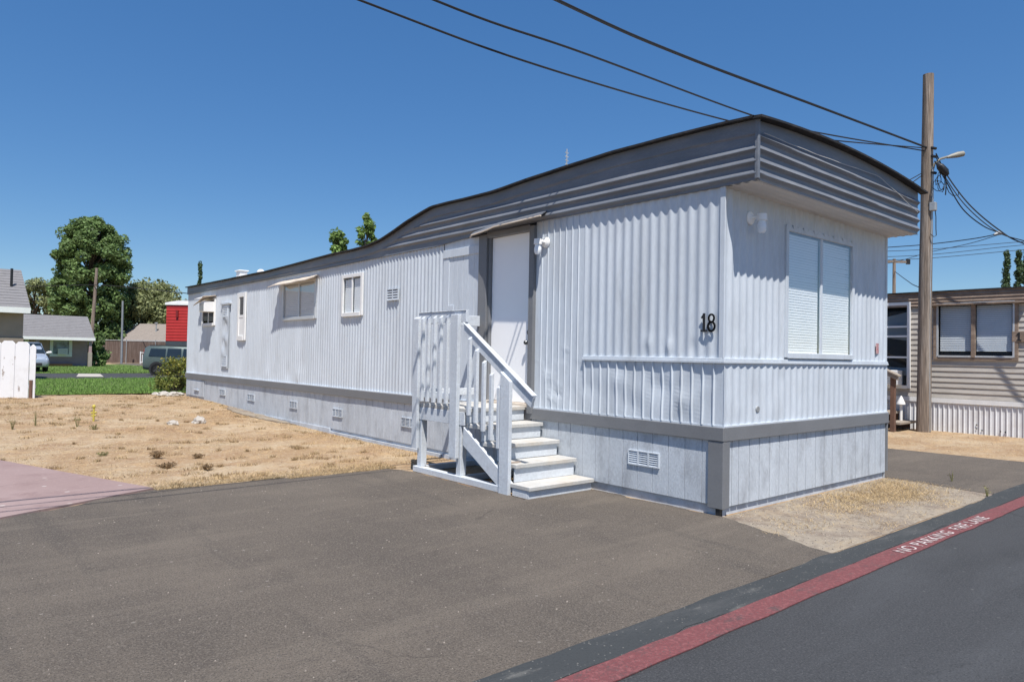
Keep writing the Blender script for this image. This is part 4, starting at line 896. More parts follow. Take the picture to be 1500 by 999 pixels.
tree('olive_tree', base(216, 100), 10.4, 4.0, 2.0, 90, 200, 0.24, m_leafB, 'broad pale olive tree behind the brown fence left of the red building', 'round', 0.3, clump_r=0.34, seed=5)
tree('olive_tree', base(250, 112), 8.6, 3.8, 1.6, 60, 190, 0.24, m_leafB, 'low olive tree just behind the white roof of the red building', 'round', 0.3, clump_r=0.36, seed=8)
tree('yard_tree', base(48, 97), 10.4, 2.8, 3.5, 60, 170, 0.2, m_leafB, 'small rounded tree between the near roof and the large dark tree', 'round', 0.25, clump_r=0.28, seed=6)
tree('cypress_tree', base(289.5, 70), 10.2, 0.30, 0.3, 60, 60, 0.10, m_leafC, 'slim lone cypress poking above the far end of the grey home', 'column', 0.12, clump_r=0.55, seed=3)
tree('sapling_tree', base(489, 45), 9.2, 1.75, 3.0, 70, 55, 0.13, m_leafD, 'shorter leafy treetop behind the long trailer roof', 'egg', 0.14, clump_r=0.17, seed=4)
tree('sapling_tree', base(533, 45), 10.3, 1.35, 3.2, 70, 55, 0.13, m_leafD, 'taller leafy treetop showing above the sloped part of the trailer roof', 'egg', 0.14, clump_r=0.2, seed=9)
for k, (px, h_, lb) in enumerate(((1474, 11.1, 'dark pointed cypress above the beige trailer, leftmost of the group'), (1492, 11.1, 'dark pointed cypress above the beige trailer, second from the left'), (1503, 11.3, 'dark pointed cypress cut by the right edge of the photo'))):
    tree('cypress_tree', base(px, 60), h_, 0.42, 0.3, 70, 70, 0.11, m_leafC, lb, 'column', 0.14, 'cypresses beyond the beige trailer', 0.45, seed=20 + k)
tree('low_tree', base(1483, 66), 8.6, 0.6, 0.3, 30, 60, 0.12, m_leafC, 'short dark tree tucked between the pointed cypresses', 'egg', 0.14, None, 0.4, seed=31)
tree('garden_shrub', base(143, 58), 2.6, 0.75, 0.2, 26, 60, 0.15, m_leafA, 'dark green upright shrub at the right corner of the grey house', 'egg', 0.06, None, 0.4, 'shrub', 12)
tree('garden_shrub', base(128, 57.5), 1.1, 0.6, 0.1, 14, 40, 0.10, m_leafB, 'low grey green plant under the grey house window', 'egg', 0.04, None, 0.45, 'shrub', 13)

# the bush at the far end of the grey home
bs = empty('corner_bush', (0.18, 19.0, 0.2), 0, 'yellow green leafy bush at the far corner of the grey home', 'bush')
random.seed(15); lv = MB(); ly = MB(); tw = MB()
for k in range(60):
    f = random.random(); a = random.uniform(0, 6.283); q = random.random() ** .5 * (0.66 - 0.25 * f); z = 0.08 + 0.92 * f; x, y = q * math.cos(a) + 0.15 * f, q * math.sin(a)
    tw.tube([(x * .2, y * .2, 0), (x * .7, y * .7, z * .6), (x, y, z)], [0.012, 0.008, 0.003], 4)
    leaves(lv, (x, y, z), 0.17, 62, 0.034, 0.9, 0.7)
    if f > .45: leaves(ly, (x, y, z + .05), 0.15, 14, 0.034, 0.9, 0.7)
tw.build('stems', m_bark, bs); lv.build('foliage', m_leafE, bs, recalc=False); ly.build('yellowing_foliage', m_leafF, bs, recalc=False)

# ------------------------------------------------------------------ ground cover and small things on the lot
def straw_mat(name, col, isl=0.45): return mat(name, col, 0.8, 0.15, 2, 0, island=isl, translucent=0.2)
m_straw = straw_mat('straw', (0.50, 0.375, 0.21)); m_strawd = straw_mat('dark_straw', (0.24, 0.16, 0.085)); m_grass = straw_mat('grass_blades', (0.16, 0.27, 0.06), .5)
def gz(x, y):
    z = terr(x, y); k = bumpmask(x, y)
    if k: z += k * (0.030 * nz(x * 0.9, y * 0.9) + 0.018 * nz(x * 3.1, y * 3.1, 4) + 0.012 * nz(x * 7, y * 7, 9))
    return z
def blade(b, x, y, z, h, wd, lean):
    a = random.uniform(0, 6.283); dx, dy = math.cos(a), math.sin(a); la = random.uniform(0, 6.283); lx, ly_ = math.cos(la) * lean, math.sin(la) * lean
    k = len(b.v); b.v += [(x - dx * wd, y - dy * wd, z), (x + dx * wd, y + dy * wd, z), (x + lx, y + ly_, z + h)]; b.f.append([k, k + 1, k + 2])
def in_lot(x, y):
    if y > 18.4 or x > -0.05: return False
    if y < 4.42 + 0.04 * nz(x * 2, 3): return False
    if x > -1.0 and y < 5 and x > -0.12: return False
    if x < -3.9 and y < 7.55 and (x - (-3.9)) * (7.45 - 4.36) / (-4.985 + 3.9) + 4.36 > y: return False
    if x < -4.985 and y < 7.45 + (x + 4.985) * (7.45 - 5.6) / (25.0): return False
    return True
random.seed(21)
b1, b2 = MB(), MB()
n_ = 0
while n_ < 60000:
    y = 4.3 + 14.2 * random.random() ** 1.35; x = -10 + 10 * random.random()
    if not in_lot(x, y): continue
    den = 0.5 + 0.9 * nz(x * 0.55, y * 0.8, 2) + 0.6 * nz(x * 2.1, y * 2.1, 6)
    if random.random() > den: continue
    n_ += 1; sc = 0.7 + y * 0.05
    blade(b1 if random.random() < .72 else b2, x, y, gz(x, y) - .002, random.uniform(.004, .022) * sc, 0.0028 * sc, random.uniform(.015, .05))
for _ in range(300):     # clumps
    while True:
        y = 4.4 + 13 * random.random() ** 1.3; x = -9 + 9 * random.random()
        if in_lot(x, y): break
    rr = random.uniform(.02, .11)
    for _ in range(random.randint(30, 90)):
        a = random.uniform(0, 6.28); q = rr * random.random() ** .6; px_, py_ = x + q * math.cos(a) * 1.6, y + q * math.sin(a)
        if in_lot(px_, py_): blade(b2 if random.random() < .42 else b1, px_, py_, gz(px_, py_), random.uniform(.02, .055), 0.004, random.uniform(.01, .04))
# straw along the edge of the asphalt and at the foot of the walls
for _ in range(6500):
    x = random.uniform(-3.9, -1.05); y = 4.12 + random.random() ** 2 * 0.5 + (0.12 if x < -2.5 else 0.02) + 0.05 * nz(x * 3, 1)
    blade(b1, x, y, 0.012, random.uniform(.01, .035), 0.003, random.uniform(.01, .04))
for _ in range(3500):
    y = random.uniform(4.3, 17); x = -0.06 - random.random() ** 2 * 0.5
    blade(b1 if random.random() < .8 else b2, x, y, gz(x, y), random.uniform(.01, .04), 0.003, random.uniform(.01, .03))
n_ = 0
while n_ < 12000:        # sandy strip in front of the home
    x = random.uniform(-0.3, 3.7); y = random.uniform(-1.22, -0.03)
    c_ = math.exp(-((x - 2.5) / 1.0) ** 2 - ((y + 0.45 + 0.1 * math.sin(x * 3)) / 0.30) ** 2) * 1.3 + 0.22 * max(0, nz(x * 2.2, y * 2.2, 3)) + 0.35 * math.exp(-((x - 1.35) / .25) ** 2 - ((y + 0.62) / .16) ** 2) + 0.3 * math.exp(-((x - 3.1) / .5) ** 2 - ((y + 0.15) / .12) ** 2)
    if random.random() > c_: continue
    n_ += 1; blade(b1 if random.random() < .85 else b2, x, y, 0.007 + 0.006 * random.random(), random.uniform(.005, .035), 0.0022, random.uniform(.02, .05))
for _ in range(2500):
    x = random.uniform(7.1, 11.4); y = random.uniform(-1.2, 6)
    blade(b1, x, y, gz(x, y), random.uniform(.01, .03), 0.004, random.uniform(.01, .05))
tag(b1.build('dry_grass', m_straw, recalc=False), 'pale dry straw scattered over the bare dirt lot', 'dry grass', kind='stuff')
tag(b2.build('dry_grass', m_strawd, recalc=False), 'darker withered grass clumps over the bare dirt lot', 'dry grass', kind='stuff')
b = MB()
for _ in range(30000):
    y = 18.45 + 13 * random.random() ** 1.4; x = -6 + 13 * random.random()
    blade(b, x, y, terr(x, y) + .025, random.uniform(.03, .085), 0.012, random.uniform(.01, .04))
for _ in range(6000):
    y = 43.4 + 20 * random.random() ** 1.5; x = -2 + 11.2 * random.random()
    blade(b, x, y, terr(x, y) + .025, random.uniform(.04, .1), 0.025, random.uniform(.01, .04))
tag(b.build('lawn_grass', m_grass, recalc=False), 'short green watered grass beyond the dirt lot', 'grass', kind='stuff')
b = MB()
for _ in range(1500):
    x = random.uniform(-0.35, 3.6); y = random.uniform(-1.22, -0.02); s_ = random.uniform(.002, .007); z = 0.006
    b.hexa([(x - s_, y - s_, z), (x + s_, y - s_ * .6, z), (x + s_ * .8, y + s_, z), (x - s_ * .7, y + s_ * .9, z)], [(x - s_ * .5, y - s_ * .4, z + s_), (x + s_ * .5, y - s_ * .3, z + s_ * 1.1), (x + s_ * .4, y + s_ * .5, z + s_), (x - s_ * .3, y + s_ * .4, z + s_ * .9)])
for _ in range(500):
    x = random.uniform(-7, -1.2); y = random.uniform(-1.1, 4.0); s_ = random.uniform(.002, .006); z = 0.010
    b.hexa([(x - s_, y - s_, z), (x + s_, y - s_ * .6, z), (x + s_ * .8, y + s_, z), (x - s_ * .7, y + s_ * .9, z)], [(x - s_ * .5, y - s_ * .4, z + s_), (x + s_ * .5, y - s_ * .3, z + s_ * 1.1), (x + s_ * .4, y + s_ * .5, z + s_), (x - s_ * .3, y + s_ * .4, z + s_ * .9)])
tag(b.build('gravel', mat('gravel_stone', (0.26, 0.225, 0.19), 0.9, 0.2, 5, 0, island=0.35)), 'loose grit and small stones lying on sand and asphalt', 'gravel', kind='stuff')
# taller individual weeds
def weed(loc, h_, n, spread, mat_, label, group):
    w_ = MB()
    for _ in range(n):
        a = random.uniform(0, 6.28); q = random.random() ** .7 * spread; hh = h_ * random.uniform(.5, 1)
        w_.tube([(0.2 * q * math.cos(a), .2 * q * math.sin(a), 0), (.6 * q * math.cos(a), .6 * q * math.sin(a), hh * .6), (q * math.cos(a), q * math.sin(a), hh)], [.004, .003, .0015], 4)
        if random.random() < .5: leaves(w_, (.7 * q * math.cos(a), .7 * q * math.sin(a), hh * .7), 0.03, 4, 0.014)
    o = w_.build('dry_weed', mat_, recalc=False); o.location = loc; return tag(o, label, 'weed', group)
m_weed = straw_mat('weed_stems', (0.20, 0.19, 0.08))
for (px, py, h_, n, sp_, mt, lb) in ((230, 672, .10, 60, .13, m_strawd, 'low brown weed tuft nearest the asphalt edge, left of centre lot'), (243, 684, .07, 60, .16, m_strawd, 'flat brown weed mat beside the asphalt edge'), (291, 671, .06, 46, .10, m_strawd, 'small brown weed right of the two larger tufts'), (303, 688, .07, 46, .10, m_strawd, 'small weed close to the asphalt right of the tufts'),
                                 (113, 625, .30, 9, .08, m_weed, 'tall thin green weed left of the yellow marker'), (138, 630, .12, 16, .10, m_weed, 'short green weed below the yellow marker'), (52, 624, .28, 8, .05, m_weed, 'single upright weed stalk near the white fence'), (18, 630, .2, 10, .06, m_weed, 'thin weed stalk at the left edge of the lot'), (150, 668, .06, 20, .1, m_weed, 'little weed near the corner of the red slab')):
    p = at(px, py, 9); dv = p - CAM; tt = -CAM.z / dv.z; g = CAM + dv * tt
    for _ in range(6):
        tt = (gz(g.x, g.y) - CAM.z) / dv.z; g = CAM + dv * tt
    weed((g.x, g.y, gz(g.x, g.y)), h_, n, sp_, mt, lb, 'weeds in the dirt lot')
def onground(px, py):
    dv = at(px, py, 9) - CAM; g = CAM + dv * (-CAM.z / dv.z)
    for _ in range(8): g = CAM + dv * ((gz(g.x, g.y) - CAM.z) / dv.z)
    return g
for (px, py, h_, lb) in ((1163 / 1.0, 703, .14, 'thin green weed stalk at the edge of the neighbour driveway'), (1443, 727, .12, 'small green weed at the sandy corner beside the red stripe')):
    g = onground(1395 if px < 1200 else 1446, 706 if px < 1200 else 728); weed((g.x, g.y, 0.008), h_, 5, .04, m_weed, lb, 'weeds in the sandy strip')
def rock(px, py, r, label, seed, mt, sq=.6):
    random.seed(seed); bm = bmesh.new(); bmesh.ops.create_icosphere(bm, subdivisions=3, radius=r)
    for v in bm.verts: v.co *= 1 + 0.35 * noise.noise(v.co * (2.2 / r) + Vector((seed, 0, 0))); v.co.z *= sq
    me = bpy.data.meshes.new('rock'); bm.to_mesh(me); bm.free(); me.materials.append(mt); o = bpy.data.objects.new('rock', me); COL.objects.link(o); g = onground(px, py); o.location = (g.x, g.y, g.z + r * sq * .4)
    return tag(o, label, 'rock', 'rocks in the dirt lot')
m_rock = mat('pale_rock', (0.42, 0.39, 0.35), 0.9, 0.25, 6, 0.1, 30, bump=0.5)
rock(253, 622, .10, 'flat pale rock, left one of two lying in the dirt', 4, m_rock); rock(292, 620, .12, 'taller pale rock, right one of two lying in the dirt', 9, m_rock, .8)
rock(273, 619, .05, 'small dark lump between the two pale rocks', 14, m_strawd)
for k, (px, py, r_) in enumerate(((228, 578, .10), (240, 579, .16), (254, 580, .18), (263, 579, .12), (247, 574, .15))):
    o = rock(px, py, r_, 'pale broken concrete lump heaped under the corner bush', 40 + k, m_rock, .5); o.name = 'rubble_piece'; o['group'] = 'rubble under the bush'; o['category'] = 'rubble'
random.seed(5)
g0 = onground(232, 570); b = MB(); b.tube([g0 + Vector((0, 0, .12)), onground(247, 570) + Vector((0, 0, .13)), onground(260, 570) + Vector((0, 0, .15)), onground(268, 570) + Vector((.1, 0, .33))], 0.018, 7)
tag(b.build('bent_pipe', m_white, smooth=True), 'bent white plastic pipe lying below the corner bush', 'pipe')
g = onground(137, 618)
ym = empty('pipe_marker', g, 0, 'little yellow standpipe marker standing alone in the dirt', 'marker')
m_yel = mat('yellow_paint', (0.50, 0.42, 0.08), 0.5, 0.1, 8, 0.05)
b = MB(); b.lathe((0, 0, -.02), [(0.018, 0), (0.018, 0.30), (0.001, 0.30)], 10); b.build('stem', m_yel, ym)
b = MB(); b.lathe((0, 0, 0.26), [(0.018, 0), (0.03, .02), (0.031, .05), (0.016, .07), (.001, .074)], 12); b.build('cap', m_yel, ym, smooth=True)
b = MB(); b.tube([(-.045, 0.02, .17), (.045, -.02, .185)], 0.016, 8); b.tube([(-.036, .025, .115), (.036, -.03, .125)], 0.014, 8); b.build('valve_arm', m_yel, ym)

# ------------------------------------------------------------------ left: white fence, houses, vehicles, far fence
m_pick = mat('peeling_white_paint', (0.74, 0.76, 0.78), 0.6, 0.05, 2, 0.04, 20, dirt=(0.20, 0.15, 0.12), dirt_amt=0.0)
m_pick2 = ground_mat('flaking_white_paint', (0.74, 0.75, 0.77), [((0.30, 0.25, 0.22), 7, 0.63, 0.66, 0.85, (1, 1, 0.35)), ((0.62, 0.62, 0.62), 3, 0.5, 0.65, 0.5, one)], bump=0.2, rough=0.7)
fo = onground(50, 583.5)
fe = empty('white_fence', fo, YAW, 'peeling white dog-eared board fence at the left edge', 'fence')
b = MB(); x = 0.0
def picket(b, x0, x1, h_):
    c_ = 0.07; b.hexa([(x0, -0.02, -.05), (x1, -0.02, -.05), (x1, -0.02, h_ - c_), (x1 - c_, -.02, h_), (x0 + c_, -.02, h_), (x0, -.02, h_ - c_)], [(x0, 0.0, -.05), (x1, 0.0, -.05), (x1, 0.0, h_ - c_), (x1 - c_, 0, h_), (x0 + c_, 0, h_), (x0, 0, h_ - c_)])
picket(b, -0.135, 0.02, 1.36); picket(b, -0.505, -0.150, 1.42)
for k in range(10): picket(b, -0.865 - .36 * k, -0.512 - .36 * k, 1.44)
b.build('fence_boards', m_pick2, fe, bevel=0.004)
b = MB(); b.box(-4.2, 0.0, 0.002, 0.05, .25, .34); b.box(-4.2, 0, .002, .05, 1.0, 1.09); b.build('fence_rail', m_pick2, fe)
MB().box(-0.10, -0.03, -0.06, -0.022, -.05, .46).build('stake', m_wood, fe)

m_stucco = mat('brown_grey_stucco', (0.47, 0.31, 0.26), 0.9, 0.08, 2, 0.05, 40, bump=0.2)
m_stucco2 = mat('purple_grey_siding', (0.37, 0.265, 0.27), 0.85, 0.1, 2, 0.05, 30)
def shingle(name, col):
    M = ground_mat(name, col, [(tuple(c * .7 for c in col), 3, .5, .66, .7, (1, 1, 5)), (tuple(min(1, c * 1.35) for c in col), 9, .52, .66, .7, (1, 1, 6)), (tuple(c * .6 for c in col), 26, .55, .68, .6, (1, 1, 3))], bump=0.5, bscale=25)
    return M
m_shing = shingle('grey_shingles', (0.205, 0.20, 0.205)); m_shing2 = shingle('brown_shingles', (0.26, 0.225, 0.195))
def roof_slab(b, x0, x1, ye, ze, yr, zr, th=0.10, ycourse=None):
    """one pitched slope in shingle courses from eave to ridge, then the back slope"""
    n = 14
    for k in range(n):
        f0, f1 = k / n, (k + 1) / n
        b.hexa([(x0, ye + (yr - ye) * f0, ze + (zr - ze) * f0 - .0), (x1, ye + (yr - ye) * f0, ze + (zr - ze) * f0), (x1, ye + (yr - ye) * f1, ze + (zr - ze) * f1 - .02), (x0, ye + (yr - ye) * f1, ze + (zr - ze) * f1 - .02)],
               [(x0, ye + (yr - ye) * f0, ze + (zr - ze) * f0 + .035), (x1, ye + (yr - ye) * f0, ze + (zr - ze) * f0 + .035), (x1, ye + (yr - ye) * f1, ze + (zr - ze) * f1 + .012), (x0, ye + (yr - ye) * f1, ze + (zr - ze) * f1 + .012)])
    b.hexa([(x0, yr, zr - .02), (x1, yr, zr - .02), (x1, 2 * yr - ye, ze), (x0, 2 * yr - ye, ze)], [(x0, yr, zr + .012), (x1, yr, zr + .012), (x1, 2 * yr - ye, ze + .035), (x0, 2 * yr - ye, ze + .035)])
lo = at(38, 520, 28.0); lo.z = 0.15
h1 = empty('near_house', lo, 0.0, 'brown grey house with a pitched shingle roof at the left edge behind the fence', 'house')
b = MB(); b.box(-9, -0.12, 0.0, 7.0, -.1, 2.78); b.hexa([(-0.13, 0.0, 2.785), (-0.13, 7.0, 2.785), (-0.13, 3.3, 4.45)], [(-9, 0.0, 2.785), (-9, 7.0, 2.785), (-9, 3.3, 4.45)]); b.build('walls', m_stucco, h1)
b = MB(); roof_slab(b, -9.2, 0.06, -0.42, 2.86, 3.3, 4.66); b.build('roof', m_shing, h1)
b = MB(); b.box(-9.2, 0.06, -0.46, -0.425, 2.66, 2.885); b.build('fascia_board', m_white, h1)
b = MB(); b.tube([(-0.42, 1.5, 3.65), (-0.42, 1.5, 4.55)], 0.05, 10); b.build('vent_pipe', m_black, h1)
MB().box(-9.1, -0.10, -0.03, -0.005, -0.1, 1.72).build('lower_cladding', mat('tan_cladding', (0.27, 0.215, 0.18), 0.8), h1)

ho = at(138, 520, 56.0); ho.z = 0.0
h2 = empty('grey_house', ho, 0.0, 'small purple grey house with a shingle roof and front porch beyond the back road', 'house')
b = MB(); b.box(-11, -0.25, 1.3, 6.8, -.1, 2.25); b.hexa([(-0.27, 0.05, 2.255), (-0.27, 6.8, 2.255), (-0.27, 3.3, 3.95)], [(-11, .05, 2.255), (-11, 6.8, 2.255), (-11, 3.3, 3.95)]); b.build('walls', m_stucco2, h2)
b = MB(); roof_slab(b, -11.2, 0.0, -0.15, 2.27, 3.3, 4.08); b.build('roof', m_shing, h2)
b = MB(); b.box(-11.2, 0.02, -0.19, -0.155, 2.08, 2.30); b.build('fascia_board', m_white, h2)
m_post = mat('tan_post', (0.33, 0.29, 0.25), 0.8)
for x in (-3.78, -0.28): MB().box(x - .1, x + .1, 0.0, 0.2, -.05, 2.254).build('porch_post', m_stucco2, h2); MB().box(x - .13, x + .13, -.03, .23, -.05, 1.15).build('post_wrap', m_post, h2)
f = MB(); f.box(-2.83, -2.62, 1.2, 1.30, .78, 2.2); f.box(-1.55, -1.34, 1.2, 1.30, .78, 2.2); f.box(-2.62, -1.55, 1.2, 1.30, .78, .98); f.box(-2.62, -1.55, 1.2, 1.3, 2.03, 2.2); wn = f.build('window', m_white, h2)
MB().box(-2.62, -1.55, 1.26, 1.29, .98, 2.03).build('glass_pane', mat('window_blue_grey', (0.22, 0.27, 0.30), 0.15, 0.6, 2.5, 0, spec=0.8), wn)
ac3 = empty('air_conditioner', h2.matrix_basis @ Vector((-2.0, 1.2, 0.96)), 0.0, 'tiny air conditioner in the white framed window of the far grey house', 'air conditioner')
ac_unit(ac3, 0.62, 0.45, 0.3, (0, -1))
MB().box(-5.4, -4.5, 1.22, 1.295, .0, 2.1).build('door', mat('teal_door', (0.045, 0.09, 0.12), 0.5), h2)
MB().box(-4.49, -4.20, 1.2, 1.295, .0, 2.15).build('door_trim', m_white, h2)
bx = h2.matrix_basis @ Vector((-2.3, 0.95, 0)); pl = empty('planter_box', bx, 0.0, 'long low orange wooden planter under the grey house window', 'planter')
MB().box(-1.15, 0.95, -.15, .15, 0, .22).build('box', mat('orange_wood', (0.36, 0.17, 0.07), 0.8), pl, bevel=.01); MB().box(-1.1, 0.9, -.11, .11, .2205, .225).build('soil', m_strawd, pl)

# ---- vehicles
m_carglass = mat('car_glass', (0.018, 0.026, 0.032), 0.08, 0.1, 2, 0, spec=0.7)
m_tyre = mat('tyre_rubber', (0.02, 0.02, 0.021), 0.85, 0.1, 5, 0); m_rim = mat('wheel_rim', (0.38, 0.39, 0.40), 0.35, 0.1, 5, 0, metal=0.6)
m_chrome = mat('light_lens', (0.65, 0.67, 0.68), 0.15, 0.05, 5, 0); m_tail = mat('tail_lens', (0.35, 0.02, 0.02), 0.2, 0.05, 5, 0); m_plastic = mat('black_trim', (0.025, 0.026, 0.028), 0.6, 0.1, 5, 0)
def make_car(name, loc, rz, paint, label, cat, stations, wheels, width, wr_=0.33, belt=None):
    """stations: (x, z_bottom, z_belt, z_roof, roof_half_width factor); loft along x, nose at +x"""
    root = empty(name, loc, rz, label, cat); hw = width / 2
    b = MB(); rings = []
    for (x, zb, zl, zr, fw_) in stations:
        e = 0.88 if x in (stations[0][0], stations[-1][0]) else 1.0
        r_ = [(-hw * .88 * e, zb), (-hw * .98 * e, zb + .12), (-hw * e, (zb + zl) / 2), (-hw * .96 * e, zl), (-hw * fw_ * e, zr - .05), (-hw * (fw_ - .12) * e, zr)]
        rings.append([b.pt((x, y, z)) for (y, z) in r_] + [b.pt((x, -y, z)) for (y, z) in r_[::-1]])
    for A, B in zip(rings, rings[1:]):
        n = len(A)
        for j in range(n): b.f.append([A[j], A[(j + 1) % n], B[(j + 1) % n], B[j]])
    b.f.append(rings[0][::-1]); b.f.append(rings[-1])
    b.build('body', paint, root, smooth=True, bevel=0.02)
    for s_ in (-1, 1):
        for x in wheels:
            t_ = MB(); t_.lathe((x, s_ * (hw - .10), wr_), [(wr_ * .55, -.1), (wr_ * .95, -.1), (wr_, -.06), (wr_, .06), (wr_ * .95, .1), (wr_ * .55, .1)], 24, 'y'); wo_ = t_.build('wheel', m_tyre, root, smooth=True)
            q = MB(); q.lathe((x, s_ * (hw - .02), wr_), [(.001, -.02), (wr_ * .62, -.02), (wr_ * .62, .015), (wr_ * .5, .0), (.06, .005), (.05, .02), (.001, .02)], 20, 'y'); q.build('rim', m_rim, wo_, smooth=True)
            ar = MB(); ar.lathe((x, s_ * (hw - .06), wr_ + .02), [(wr_ * 1.12, -.06), (wr_ * 1.24, -.06), (wr_ * 1.2, .075), (wr_ * 1.12, .06)], 24, 'y'); ar.build('wheel_arch', m_plastic, root)
    return root, hw
def side_glass(root, hw, quads, wroof):
    for s_ in (-1, 1):
        for q in quads:
            b = MB()
            def yy(z, q0=q): return s_ * (hw * .965 + (hw * wroof - hw * .965) * (z - q0[0][1]) / (q0[2][1] + .06 - q0[0][1]) + .012)
            b.hexa([(x, yy(z) - s_ * .03, z) for (x, z) in q], [(x, yy(z), z) for (x, z) in q]); b.build('side_window', m_carglass, root)
m_suv = mat('grey_green_car_paint', (0.10, 0.135, 0.13), 0.3, 0.05, 2, 0, metal=0.25, spec=0.6)
so = onground(238.5, 549.8); so.z = terr(so.x, so.y) + 0.02
sv = [(-0.78, .42, .95, 1.30, .72), (-0.74, .34, .98, 1.50, .74), (-0.55, .30, 1.0, 1.60, .78), (0.3, .27, 1.02, 1.62, .80), (1.5, .27, 1.0, 1.60, .80), (2.0, .27, .98, 1.40, .80), (2.45, .27, .97, 1.06, .84), (2.6, .27, .95, 1.0, .86), (3.1, .29, .80, .92, .86), (3.28, .36, .66, .78, .82)]
suv, hw = make_car('parked_car', so, YAW + 0.10, m_suv, 'grey green boxy car parked behind the bush at the far end of the home', 'car', sv, (0.0, 2.55), 1.78)
side_glass(suv, hw, [[(-.45, 1.05), (0.42, 1.03), (0.42, 1.46), (-.38, 1.46)], [(0.50, 1.03), (1.25, 1.02), (1.22, 1.48), (0.50, 1.47)], [(1.33, 1.02), (2.15, 1.03), (1.65, 1.46), (1.33, 1.48)]], .80)
for s_ in (-1, 1):
    b = MB(); b.tube([(1.98, s_ * hw * .98, 1.05), (1.98, s_ * (hw + .10), 1.10), (1.98, s_ * (hw + .2), 1.10)], [.05, .085, .07], 8); b.build('mirror', m_chrome, suv, smooth=True)
    MB().box(-.80, -.70, s_ * hw * .60 - .12, s_ * hw * .60 + .12, .95, 1.4).build('tail_light', m_tail, suv, bevel=.02)
    MB().box(3.0, 3.22, s_ * hw * .68 - .16, s_ * hw * .68 + .16, .66, .80).build('headlight', m_chrome, suv, bevel=.03)
    MB().box(0.62, 0.78, s_ * (hw - .01) - .02, s_ * (hw - .01) + .02, .92, .95).build('door_handle', m_suv, suv); 
b = MB(); b.hexa([(-.79, -.55, 1.04), (-.79, .55, 1.04), (-.75, .5, 1.42), (-.75, -.5, 1.42)], [(-.83, -.55, 1.04), (-.83, .55, 1.04), (-.78, .5, 1.42), (-.78, -.5, 1.42)]); b.build('rear_window', m_carglass, suv)
b = MB(); b.hexa([(1.92, -.62, 1.46), (1.92, .62, 1.46), (2.42, .7, 1.08), (2.42, -.7, 1.08)], [(1.98, -.62, 1.5), (1.98, .62, 1.5), (2.48, .7, 1.12), (2.48, -.7, 1.12)]); b.build('windscreen', m_carglass, suv)
for s_ in (-1, 1): MB().box(-0.5, 1.7, s_ * .6 - .02, s_ * .6 + .02, 1.62, 1.66).build('roof_rail', m_plastic, suv)

m_van = mat('silver_blue_paint', (0.40, 0.46, 0.55), 0.3, 0.05, 2, 0, metal=0.3, spec=0.6)
vo = base(37, 42.5, 542, 0.03)
vv = [(-2.9, .35, .95, 1.45, .8), (-2.75, .3, .98, 1.72, .8), (-1.0, .28, 1.0, 1.76, .8), (0.3, .28, 1.0, 1.74, .8), (0.9, .28, 1.0, 1.45, .8), (1.35, .28, .98, 1.08, .86), (1.6, .28, .92, 1.0, .88), (2.05, .30, .78, .90, .86), (2.18, .36, .64, .76, .80)]
van, hw = make_car('parked_van', vo, math.atan2(CAM.y - vo.y, CAM.x - vo.x) + 0.12, m_van, 'silver blue van parked nose out behind the white fence, mostly hidden', 'van', vv, (-1.75, 1.2), 1.85)
side_glass(van, hw, [[(-2.5, 1.05), (-1.2, 1.05), (-1.2, 1.58), (-2.4, 1.58)], [(-1.1, 1.05), (-0.2, 1.05), (-0.2, 1.6), (-1.1, 1.6)], [(-0.1, 1.05), (1.05, 1.06), (0.35, 1.58), (-.1, 1.6)]], .80)
b = MB(); b.hexa([(0.38, -.66, 1.66), (0.38, .66, 1.66), (1.30, .78, 1.08), (1.30, -.78, 1.08)], [(0.44, -.66, 1.72), (0.44, .66, 1.72), (1.36, .78, 1.13), (1.36, -.78, 1.13)]); b.build('windscreen', m_carglass, van)
for s_ in (-1, 1):
    b = MB(); b.tube([(0.95, s_ * hw * .98, 1.12), (0.95, s_ * (hw + .10), 1.14), (0.95, s_ * (hw + .24), 1.15)], [.05, .09, .08], 8); b.build('mirror', m_white, van, smooth=True)
    MB().box(1.92, 2.12, s_ * hw * .66 - .2, s_ * hw * .66 + .2, .64, .80).build('headlight', m_chrome, van, bevel=.03)
MB().box(2.0, 2.2, -.55, .55, .38, .55).build('grille', m_plastic, van, bevel=.02)

# ---- far fence with slats, gate, poles, far roofs, red building
fa, fb = base(138, 73), base(320, 73)
dirv = (fb - fa).normalized(); Lf = (fb - fa).length; frz = math.atan2(dirv.y, dirv.x)
ff = empty('slatted_fence', fa, frz, 'long brown slatted chain link fence beyond the far driveway', 'fence')
m_slat = ground_mat('brown_slats', (0.125, 0.09, 0.075), [((0.19, 0.15, 0.13), 1.2, .5, .62, .8, (6, 1, .6)), ((0.06, 0.045, 0.04), 2.0, .52, .66, .8, (9, 1, .3)), ((.24, .2, .17), 3, .58, .68, .6, (12, 1, .4))], bump=0.2)
b = MB(); b.box(0, Lf, 0.02, 0.05, 0.05, 2.3); b.build('slat_panel', m_slat, ff)
b = MB(); b.tube([(0, 0, 2.36), (Lf, 0, 2.36)], .04, 6); b.build('top_rail', m_galv, ff)
x = 0.3
while x < Lf: 
    b = MB(); b.tube([(x, -.02, 0), (x, -.02, 2.45)], .045, 6); b.build('fence_post', m_galv, ff); x += 3.0
gt = empty('metal_gate', base(205, 71), YAW, 'small white barred metal gate in front of the brown fence', 'gate')
b = MB(); b.box(0, 0.08, -.03, .03, 0, 1.25); b.box(1.75, 1.83, -.03, .03, 0, 1.25); b.box(.08, 1.75, -.02, .02, 1.1, 1.17); b.box(.08, 1.75, -.02, .02, .12, .2)
for k in range(9): b.box(.2 + k * .17, .26 + k * .17, -.015, .015, .2, .95)
